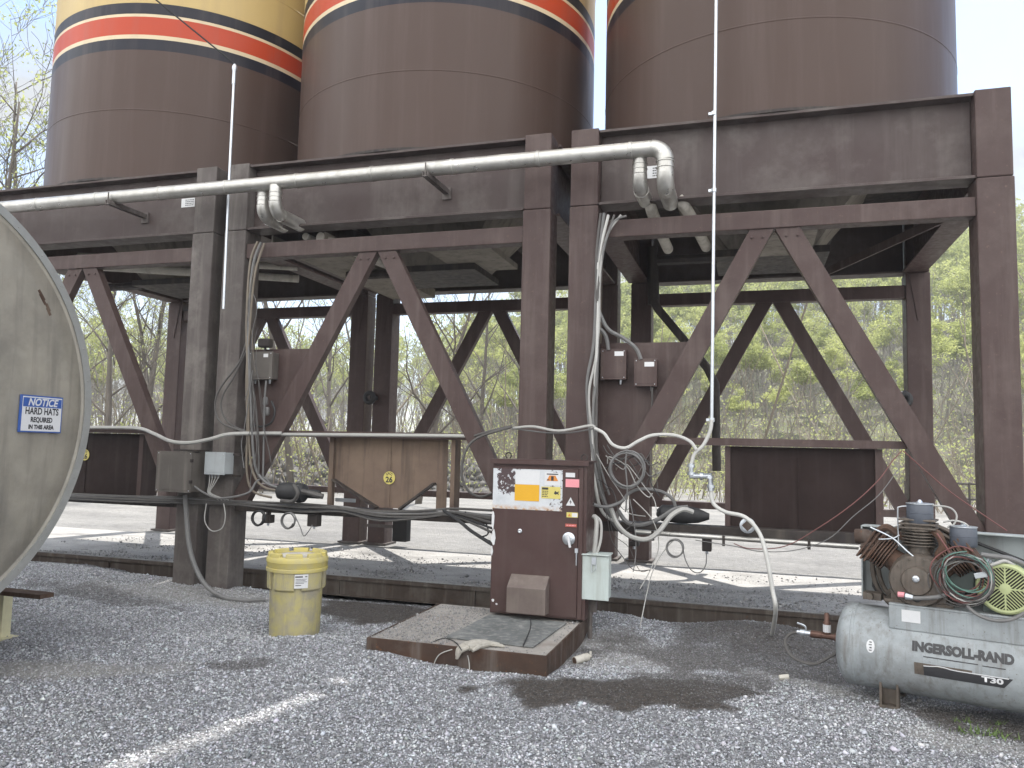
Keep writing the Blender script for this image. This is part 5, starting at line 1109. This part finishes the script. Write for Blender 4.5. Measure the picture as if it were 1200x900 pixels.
b = MB(); c_ = LC(1142, 675, -.28); b.bar(c_, c_+Vector((.07, 0, .02)), .035, .03, (0, 0, 1)); b.build('wire_connector', 'greybox', t, bevel=.004)
b = MB(); c_ = LC(1155, 658, -.16)
for k in range(7): b.lathe([(.022, k*.016), (.026, k*.016+.005), (.022, k*.016+.012)], c_, (.85, 0, -.5), 10)
b.build('cable_gland', 'galv', t)
b = MB(); c_ = LC(1018, 698, -.02); b.box(c_.x-.03, c_.x+.09, c_.y-.05, c_.y+.05, c_.z-.02, c_.z+.03); b.lathe([(.025, 0), (.025, .05)], c_+Vector((.02, -.05, .01)), (0, -1, 0), 8); b.build('tank_lug', 'castiron', t)
# outlet pipe, valve, hose at the left end
e0 = Vector((-.10, 0, ZC+.02))
b = MB(); b.lathe([(.032, 0), (.032, .03), (.022, .032), (.022, .12), (.027, .122), (.027, .2)], e0+Vector((.01, 0, 0)), (-1, 0, 0), 12); b.build('outlet_pipe', 'brass', t)
b = MB(); b.lathe([(.018, 0), (.018, .04), (.024, .042), (.024, .075), (.016, .08), (.016, .10)], e0+Vector((-.19, 0, 0)), (-1, 0, 0), 12); b.tube([e0+Vector((-.225, 0, .02)), e0+Vector((-.235, 0, .05)), e0+Vector((-.29, 0, .065))], .008, 6, 4); b.build('ball_valve', 'galv', t, smooth=True)
b = MB(); b.lathe([(.028, .02), (.028, .10), (.02, .11), (.02, .16), (.012, .17)], e0+Vector((-.075, 0, 0)), (0, 0, 1), 12); vb = b.build('relief_valve', 'brass', t, smooth=True)
b = MB(); b.lathe([(.0285, .03), (.0285, .085)], e0+Vector((-.075, 0, 0)), (0, 0, 1), 14, cap=False); b.build('tag', 'white', vb)
ltube('air_hose', [LC(936, 741, -.0), LC(926, 743, -.01), LC(920, 752, -.03), LC(925, 766, -.06), LC(938, 775, -.08), LC(955, 778, -.06), LC(972, 770, -.02), LC(985, 762, .02)], .012, 'cabledark')

# ------------------------------------------------------------------ small litter
q = PZ(681, 772, .03); b = MB(); d_ = Vector((.6, .75, .1)).normalized(); b.tube([q-d_*.07, q+d_*.07], .032, 16); b.lathe([(.026, 0), (.026, .004)], q-d_*.0705, d_, 14, mi=1); tag(b.build('plastic_pipe_piece', ['lag', 'wood'], smooth=True), 'short stub of white plastic pipe by the plinth corner', 'pipe stub')
q = PZ(692, 770, .01); b = MB(); b.bar(q, q+Vector((-.02, .1, .02)), .018, .006); tag(b.build('stick', 'lag'), 'thin pale strip on the gravel beside the pipe stub', 'stick')
q = PZ(913, 794, .02); b = MB(); b.tube([q, q+Vector((.07, .01, .012))], .02, 8); tag(b.build('plastic_pipe_piece', 'lag', smooth=True), 'small pale stub lying before the compressor', 'pipe stub')
gv, gf = [], []
for cx_, cy_, n_, s_ in ((1150, 858, 110, .10), (1128, 845, 20, .04), (1168, 848, 18, .03)):
    c_ = PZ(cx_, cy_, 0)
    for k in range(n_):
        x_, y_ = c_.x+random.gauss(0, s_), c_.y+random.gauss(0, s_*.35); h_ = random.uniform(.012, .045); a = random.uniform(0, 6.28); l_ = random.uniform(.01, .05); z_ = float(ground_z(np.array([x_]), np.array([y_]))[0])
        i_ = len(gv); gv += [(x_-.004*math.sin(a), y_+.004*math.cos(a), z_), (x_+.004*math.sin(a), y_-.004*math.cos(a), z_), (x_+l_*math.cos(a), y_+l_*math.sin(a), z_+h_)]; gf.append((i_, i_+1, i_+2))
kind(tag(link('grass', numpy_mesh('grass', np.array(gv), np.array(gf), ['grass'])), 'small green grass tuft at the lower right of the gravel', 'grass'), 'stuff')
# stickers on girders
for px0, py0, px1, py1, l_ in ((213, 233, 228, 242, 'small white sticker on the left girder beside its column'), (758, 195, 776, 208, 'small white sticker between the two pipe elbows on the right girder')):
    a_, c_ = P(px0, py0, 7.773), P(px1, py1, 7.773); t = thing('sticker', l_, 'sticker', ((a_.x+c_.x)/2, 7.773, c_.z)); b = MB(); b.box(a_.x, c_.x, 7.7715, 7.7735, c_.z, a_.z); b.build('paper', 'white', t)
    lines('printed_lines', a_.x+.06, c_.x-.01, c_.z+.012, a_.z-.012, 4, 7.771, 'decalgrey', t)

# ------------------------------------------------------------------ rubble bank and railing beyond the yard
nx_, ny_ = 260, 14; vs = []
for i_ in range(nx_):
    a = R(-66+52*i_/(nx_-1))
    for j_ in range(ny_):
        r_ = 27+5*j_/(ny_-1); vs.append((r_*math.sin(a), r_*math.cos(a)))
v = np.array(vs); prof_ = np.sin(np.pi*np.tile(np.arange(ny_), nx_)/(ny_-1))
z = .1+prof_*(.45+.9*fbm(v[:, 0]*.5, v[:, 1]*.5))+(fbm(v[:, 0]*3, v[:, 1]*3)-.5)*.45*prof_
i = (np.arange(nx_-1)[:, None]*ny_+np.arange(ny_-1)).ravel()
n = 3400; a = np.radians(rng.uniform(-65, -15, n)); r_ = 27+5*rng.beta(1.5, 2.2, n); x, y = r_*np.sin(a), r_*np.cos(a); s = rng.lognormal(math.log(.11), .5, n)
zz = .05+np.sin(np.pi*(r_-27)/5)*(.45+.9*fbm(x*.5, y*.5))
sv_ = (base[None]*rng.uniform(.6, 1.2, (n, 6, 1))+rng.uniform(-.3, .3, (n, 6, 3)))*s[:, None, None]+np.stack([x, y, zz+s*.3], 1)[:, None]
quads = np.stack([i, i+1, i+ny_+1, i+ny_], 1); tris = np.concatenate([quads[:, [0, 1, 2]], quads[:, [0, 2, 3]]])
me = numpy_mesh('rubble', np.concatenate([np.column_stack([v, z]), sv_.reshape(-1, 3)]), np.concatenate([tris[:, ::-1], (fc[None]+6*np.arange(n)[:, None, None]).reshape(-1, 3)+len(v)]), ['rubble'])
kind(tag(link('rubble', me), 'low bank of grey broken rock beyond the yard', 'rubble'), 'stuff')
t = thing('railing', 'dark pipe railing beyond the frames at far right', 'railing', (6.4, 25, .1))
b = MB()
for z_ in (.62, 1.05): b.tube([(4.2, 25, z_), (9, 24.5, z_)], .03, 6)
b.build('rail', 'dark', t)
for x_ in (4.2, 5.8, 7.4, 9): b = MB(); b.tube([(x_, 25-(x_-4.2)*.104, 0), (x_, 25-(x_-4.2)*.104, 1.08)], .03, 6); b.build('post', 'dark', t)

# ------------------------------------------------------------------ trees
def skeleton(h, seed, spread=.9, levels=3, lean=.1, crown0=.35, nb=11, tr=.13):
    rd = random.Random(seed); segs = []; tips = []
    def grow(p, d, L_, r, lv):
        n_ = 5 if lv else 9; pts = [p]; dd = d.normalized()
        for k in range(n_):
            j = .16 if lv else .06
            dd = (dd+Vector((rd.gauss(0, j), rd.gauss(0, j), rd.gauss(0, j)*.6+(.05 if lv else .02)))).normalized(); pts.append(pts[-1]+dd*(L_/n_))
        rs = [r*(1-.86*k/n_) for k in range(n_+1)]; segs.append((pts, rs, lv))
        if lv >= levels: tips.extend(pts[2:]); return
        m = nb if lv == 0 else rd.randint(4, 6)
        for k in range(m):
            f = (crown0+(1-crown0)*(k+rd.random())/m) if lv == 0 else rd.uniform(.3, 1); i_ = min(int(f*n_), n_-1); q = pts[i_].lerp(pts[i_+1], f*n_-i_)
            a = rd.uniform(0, 6.28); up = rd.uniform(.35, 1.0); nd = (Vector((math.cos(a), math.sin(a), up*.8))*spread+dd*.55).normalized()
            grow(q, nd, L_*(rd.uniform(.26, .40)*(1.25-.5*f) if lv == 0 else rd.uniform(.4, .6)), max(rs[i_]*.5, .008), lv+1)
        if lv >= levels-1: tips.extend(pts[3:])
    grow(Vector((0, 0, -.3)), Vector((rd.gauss(0, lean), rd.gauss(0, lean), 1)), h, tr, 0)
    return segs, tips
def wood(segs, minr=0.0):
    b = MB()
    for pts, rs, lv in segs: b.tube(pts, [max(r, minr) for r in rs], 7 if lv == 0 else 4 if lv == 1 else 3)
    return b
def leaves(tips, n, size, rg, sp=.35, thin=1.0):
    t_ = np.array([tuple(p) for p in tips]); 
    if thin < 1: t_ = t_[rg.random(len(t_)) < thin]
    w = rg.random(len(t_))**2+.02; c = t_[rg.choice(len(t_), n, p=w/w.sum())]+rg.normal(0, sp, (n, 3))
    u = rg.normal(size=(n, 3)); u /= np.linalg.norm(u, axis=1, keepdims=True); w_ = np.cross(u, rg.normal(size=(n, 3))); w_ /= np.linalg.norm(w_, axis=1, keepdims=True)
    s = size*rg.uniform(.5, 1.3, (n, 1)); v = np.stack([c-u*s, c+w_*s*.55, c+u*s, c-w_*s*.55], 1)
    return v.reshape(-1, 3), np.arange(n*4).reshape(-1, 4)
# near trees: trunk with limbs, and a thin spring crown
near = []
for k, (h, nl, sd_) in enumerate(((12.5, 2600, 11), (11, 1300, 23), (13.5, 900, 37))):
    segs, tips = skeleton(h, sd_, 1.0, 3, .08, .22, 13, .17)
    b = wood(segs, .006); tm = bpy.data.meshes.new('trunk'); tm.from_pydata(b.v, [], b.f); tm.materials.append(M['bark']); tm.polygons.foreach_set('use_smooth', [True]*len(tm.polygons))
    v, f = leaves(tips, nl, .055, np.random.default_rng(sd_), .12, .5); near.append((tm, numpy_mesh('crown', v, f, ['leaf'])))
def near_tree(px, dist, kd, sc, label, rz):
    az = math.atan2(ray(px, 500).x, ray(px, 500).y); x_, y_ = dist*math.sin(az), dist*math.cos(az)
    t = thing('tree', label, 'tree', (0, 0, 0), 'trees standing just beyond the yard'); t.location = (x_, y_, .1 if dist < 33 else float(hill_z(np.array([x_]), np.array([y_]))[0])); t.rotation_euler = (0, 0, rz); t.scale = (sc,)*3
    for nm, me_ in zip(('trunk', 'crown'), near[kd]): o_ = bpy.data.objects.new(nm, me_); COL.objects.link(o_); o_.parent = t
for a_ in ((28, 27, 0, 1.0, 'thin leafing tree rising left of the leftmost silo', 1.0), (-60, 26, 1, 1.0, 'thin tree at the far left behind the round tank', .3), (128, 24, 0, .62, 'light green leafing tree seen beside the round tank rim', 2.1), (165, 28, 0, .8, 'leafing tree seen through the left frame brace', 4.0),
           (188, 31, 1, .8, 'bare trunked tree next to the left rear column', 5.2), (345, 27, 2, .8, 'bare tree seen above the plate on the middle frame', .7), (385, 34, 1, .9, 'slim bare tree behind the middle brace', 2.6), (492, 22, 2, .62, 'bare branching tree left of the middle rear bay', 3.3),
           (560, 33, 2, .75, 'bare tree seen through the middle rear bay', 1.4), (610, 36, 1, .8, 'slim tree behind the column right of the middle bay', 5.5), (225, 36, 2, .8, 'bare tree far behind the left double column', 2.2), (95, 38, 1, .95, 'slim tree behind the round tank top', 3.7), (440, 40, 1, .9, 'bare slim tree behind the paired rear columns', 4.6)): near_tree(*a_)
# forest on the hill: individual trees, shared meshes
forest = []
def crown_leaves(cl, n, size, rg):
    """leaf quads gathered in clumps (centre, radius)"""
    cl = np.array(cl); i_ = rg.choice(len(cl), n, p=cl[:, 3]**2/np.sum(cl[:, 3]**2)); d = rg.normal(size=(n, 3)); d /= np.linalg.norm(d, axis=1, keepdims=True)
    c = cl[i_, :3]+d*cl[i_, 3:4]*rg.random((n, 1))**.45*np.array([1, 1, .72])
    u = rg.normal(size=(n, 3)); u /= np.linalg.norm(u, axis=1, keepdims=True); w_ = np.cross(u, rg.normal(size=(n, 3))); w_ /= np.linalg.norm(w_, axis=1, keepdims=True)
    s_ = size*rg.uniform(.5, 1.3, (n, 1)); v = np.stack([c-u*s_, c+w_*s_*.6, c+u*s_, c-w_*s_*.6], 1); return v.reshape(-1, 3), np.arange(n*4).reshape(-1, 4)
for k in range(7):
    h = [11, 12.5, 9, 13, 8, 12, 11][k]; bare = k >= 5
    segs, tips = skeleton(h, 100+k, .6, 2, .04, .42 if not bare else .3, 12, .12)
    b = wood(segs, .016); rg = np.random.default_rng(200+k); rq = random.Random(300+k)
    ends = [sg[0][-1] for sg in segs if sg[2] >= 1]; rq.shuffle(ends); ends.sort(key=lambda p: -p.z)
    cl = [(p.x, p.y, p.z, rq.uniform(.4, .85)) for p in ends[:34]]
    if bare: cl = cl[::3]
    v, f = crown_leaves(cl, 500 if bare else 3000, .11, rg)
    wv = np.array(b.v); q4 = np.array([fa for fa in b.f if len(fa) == 4])
    forest.append(numpy_mesh('forest_tree', np.concatenate([wv, v]), np.concatenate([q4, f+len(wv)]), ['bark2', 'leaf'], np.concatenate([np.zeros(len(q4)), np.ones(len(f))])))
placed = []; rd = random.Random(5); tries = 0
kinds_ = ['tall pale green tree on the wooded hillside', 'pale green spreading tree on the wooded hillside', 'short pale green tree on the wooded hillside', 'tallest pale green tree kind on the wooded hillside', 'low bushy pale green tree on the wooded hillside', 'nearly bare grey tree on the wooded hillside', 'slim nearly bare grey tree on the wooded hillside']
spots = []
while len(placed) < 1250 and tries < 60000:
    tries += 1; az = rd.uniform(-58, 24); az = az if (az > -24 or rd.random() < .5) else rd.uniform(-22, 22); r_ = 40+90*rd.random()**1.15; x_, y_ = r_*math.sin(R(az)), r_*math.cos(R(az))
    if any((x_-a)**2+(y_-b_)**2 < 1.8**2 for a, b_ in placed): continue
    placed.append((x_, y_)); k = rd.choice([0, 1, 2, 3, 4, 0, 1, 2, 5, 6] if r_ > 62 else [2, 4, 4, 2, 1, 6, 5]) if az > -20 else rd.choice([5, 6, 4, 5, 6, 5, 6, 6])
    s_ = rd.uniform(.6, .95)*(1 if r_ > 75 else .62 if r_ < 55 else .8); spots.append((r_, x_, y_, float(hill_z(np.array([x_]), np.array([y_]))[0]), k, rd.uniform(0, 6.28), (s_*rd.uniform(.9, 1.15), s_, s_*rd.uniform(.9, 1.1))))
spots.sort()
for r_, x_, y_, z_, k, rz_, sc__ in spots[:290]:
    o_ = link('forest_tree', forest[k], (x_, y_, z_)); o_.rotation_euler = (0, 0, rz_); o_.scale = sc__
    tag(o_, kinds_[k], 'tree', 'trees of the wooded hillside')
# the trees farther up, past the count of the nearest ones, as one wood
V, F, MI, nb_ = [], [], [], 0
lite = []
for k in range(5):
    me_ = forest[[0, 1, 2, 3, 5][k]]; co = np.zeros(len(me_.vertices)*3, np.float32); me_.vertices.foreach_get('co', co); co = co.reshape(-1, 3); rg = np.random.default_rng(400+k)
    lv = np.zeros(len(me_.loops), np.int32); me_.loops.foreach_get('vertex_index', lv); q = lv.reshape(-1, 4); mi = np.zeros(len(q), np.int32); me_.polygons.foreach_get('material_index', mi)
    wq, lq = q[mi == 0][:420], q[mi == 1]; lq = lq[rg.random(len(lq)) < .3]
    lvx = co[lq]; c_ = lvx.mean(1, keepdims=True); lvx = c_+(lvx-c_)*1.75
    wv = co[wq]; lite.append((np.concatenate([wv.reshape(-1, 3), lvx.reshape(-1, 3)]), len(wq), len(lq)))
for r_, x_, y_, z_, k, rz_, sc__ in spots[290:]:
    vv, nw_, nl_ = lite[{0: 0, 1: 1, 2: 2, 3: 3, 4: 2, 5: 4, 6: 4}[k]]; c_, s_ = math.cos(rz_), math.sin(rz_); q = vv*np.array(sc__)
    V.append(np.stack([q[:, 0]*c_-q[:, 1]*s_+x_, q[:, 0]*s_+q[:, 1]*c_+y_, q[:, 2]+z_], 1)); F.append(np.arange(len(q)).reshape(-1, 4)+nb_); nb_ += len(q); MI += [0]*nw_+[1]*nl_
kind(tag(link('wood', numpy_mesh('wood', np.concatenate(V), np.concatenate(F), ['bark2', 'leaf'], np.array(MI))), 'mass of pale green trees covering the upper hillside', 'wood'), 'stuff')
# undergrowth: bare saplings and brush, a mass nobody could count
n = 3200; rg = np.random.default_rng(9); az = np.radians(rg.uniform(-62, 26, n)); r_ = 26+35*rg.random(n)**1.3; x, y = r_*np.sin(az), r_*np.cos(az); z = np.where(r_ < 33, .08, hill_z(x, y)); h = rg.lognormal(math.log(1.5), .6, n)
dx_, dy_ = rg.normal(0, .3, n)*h, rg.normal(0, .3, n)*h; w = .010+.006*h
p0 = np.stack([x, y, z], 1); p1 = p0+np.stack([dx_, dy_, h], 1); V, F = [], []
tri = np.array([(1, 0, 0), (-.5, .87, 0), (-.5, -.87, 0)])
bs_v = np.concatenate([p0[:, None]+tri*w[:, None, None], p1[:, None]+tri*(w*.3)[:, None, None]], 1)
qf = np.array([(0, 1, 4, 3), (1, 2, 5, 4), (2, 0, 3, 5)]); bf = (qf[None]+6*np.arange(n)[:, None, None]).reshape(-1, 4); V.append(bs_v.reshape(-1, 3)); F.append(bf); nb_ = n*6
for rep in range(3):
    f0_ = rg.uniform(.3, .85, n)[:, None]; q0_ = p0+(p1-p0)*f0_; ln_ = (h*rg.uniform(.25, .5, n))[:, None]; q1_ = q0_+np.stack([rg.normal(0, .6, n), rg.normal(0, .6, n), rg.uniform(.3, 1, n)], 1)*ln_
    bv = np.concatenate([q0_[:, None]+tri*(w*.5)[:, None, None], q1_[:, None]+tri*(w*.2)[:, None, None]], 1); V.append(bv.reshape(-1, 3)); F.append(bf+nb_); nb_ += n*6
nt_ = sum(len(f) for f in F)
m_ = 60000; cl_ = rg.integers(0, n, 1500); ii = rg.integers(0, 1500, m_); c = p0[cl_][ii]+(p1-p0)[cl_][ii]*rg.uniform(.3, 1.2, (m_, 1))+rg.normal(0, 1, (m_, 3))*rg.uniform(.2, .6, 1500)[ii][:, None]; u = rg.normal(size=(m_, 3)); u /= np.linalg.norm(u, axis=1, keepdims=True); w_ = np.cross(u, rg.normal(size=(m_, 3))); w_ /= np.linalg.norm(w_, axis=1, keepdims=True); s = rg.uniform(.025, .06, (m_, 1))
V.append(np.stack([c-u*s, c+w_*s*.6, c+u*s, c-w_*s*.6], 1).reshape(-1, 3)); F.append(np.arange(m_*4).reshape(-1, 4)+nb_)
me = numpy_mesh('undergrowth', np.concatenate(V), np.concatenate(F), ['twig', 'leaf'], np.concatenate([np.zeros(nt_), np.ones(m_)]))
kind(tag(link('undergrowth', me), 'tangled dry brush and saplings below the hillside trees', 'undergrowth'), 'stuff')

# ------------------------------------------------------------------ air
hz_ = MB(); hz_.box(-420, 420, -320, 430, -2.5, 60); ho = hz_.build('haze', 'void'); kind(tag(ho, 'thin pale spring haze in the air', 'haze'), 'stuff')
hm = bpy.data.materials.new('thin_haze'); hm.use_nodes = True; hn = hm.node_tree; hn.nodes.clear()
ho_ = N(hn, 'ShaderNodeOutputMaterial'); pv = N(hn, 'ShaderNodeVolumePrincipled'); pv.inputs['Color'].default_value = (.9, .92, .95, 1); pv.inputs['Density'].default_value = .0016; pv.inputs['Anisotropy'].default_value = .2
hn.links.new(pv.outputs[0], ho_.inputs['Volume']); ho.data.materials.clear(); ho.data.materials.append(hm)
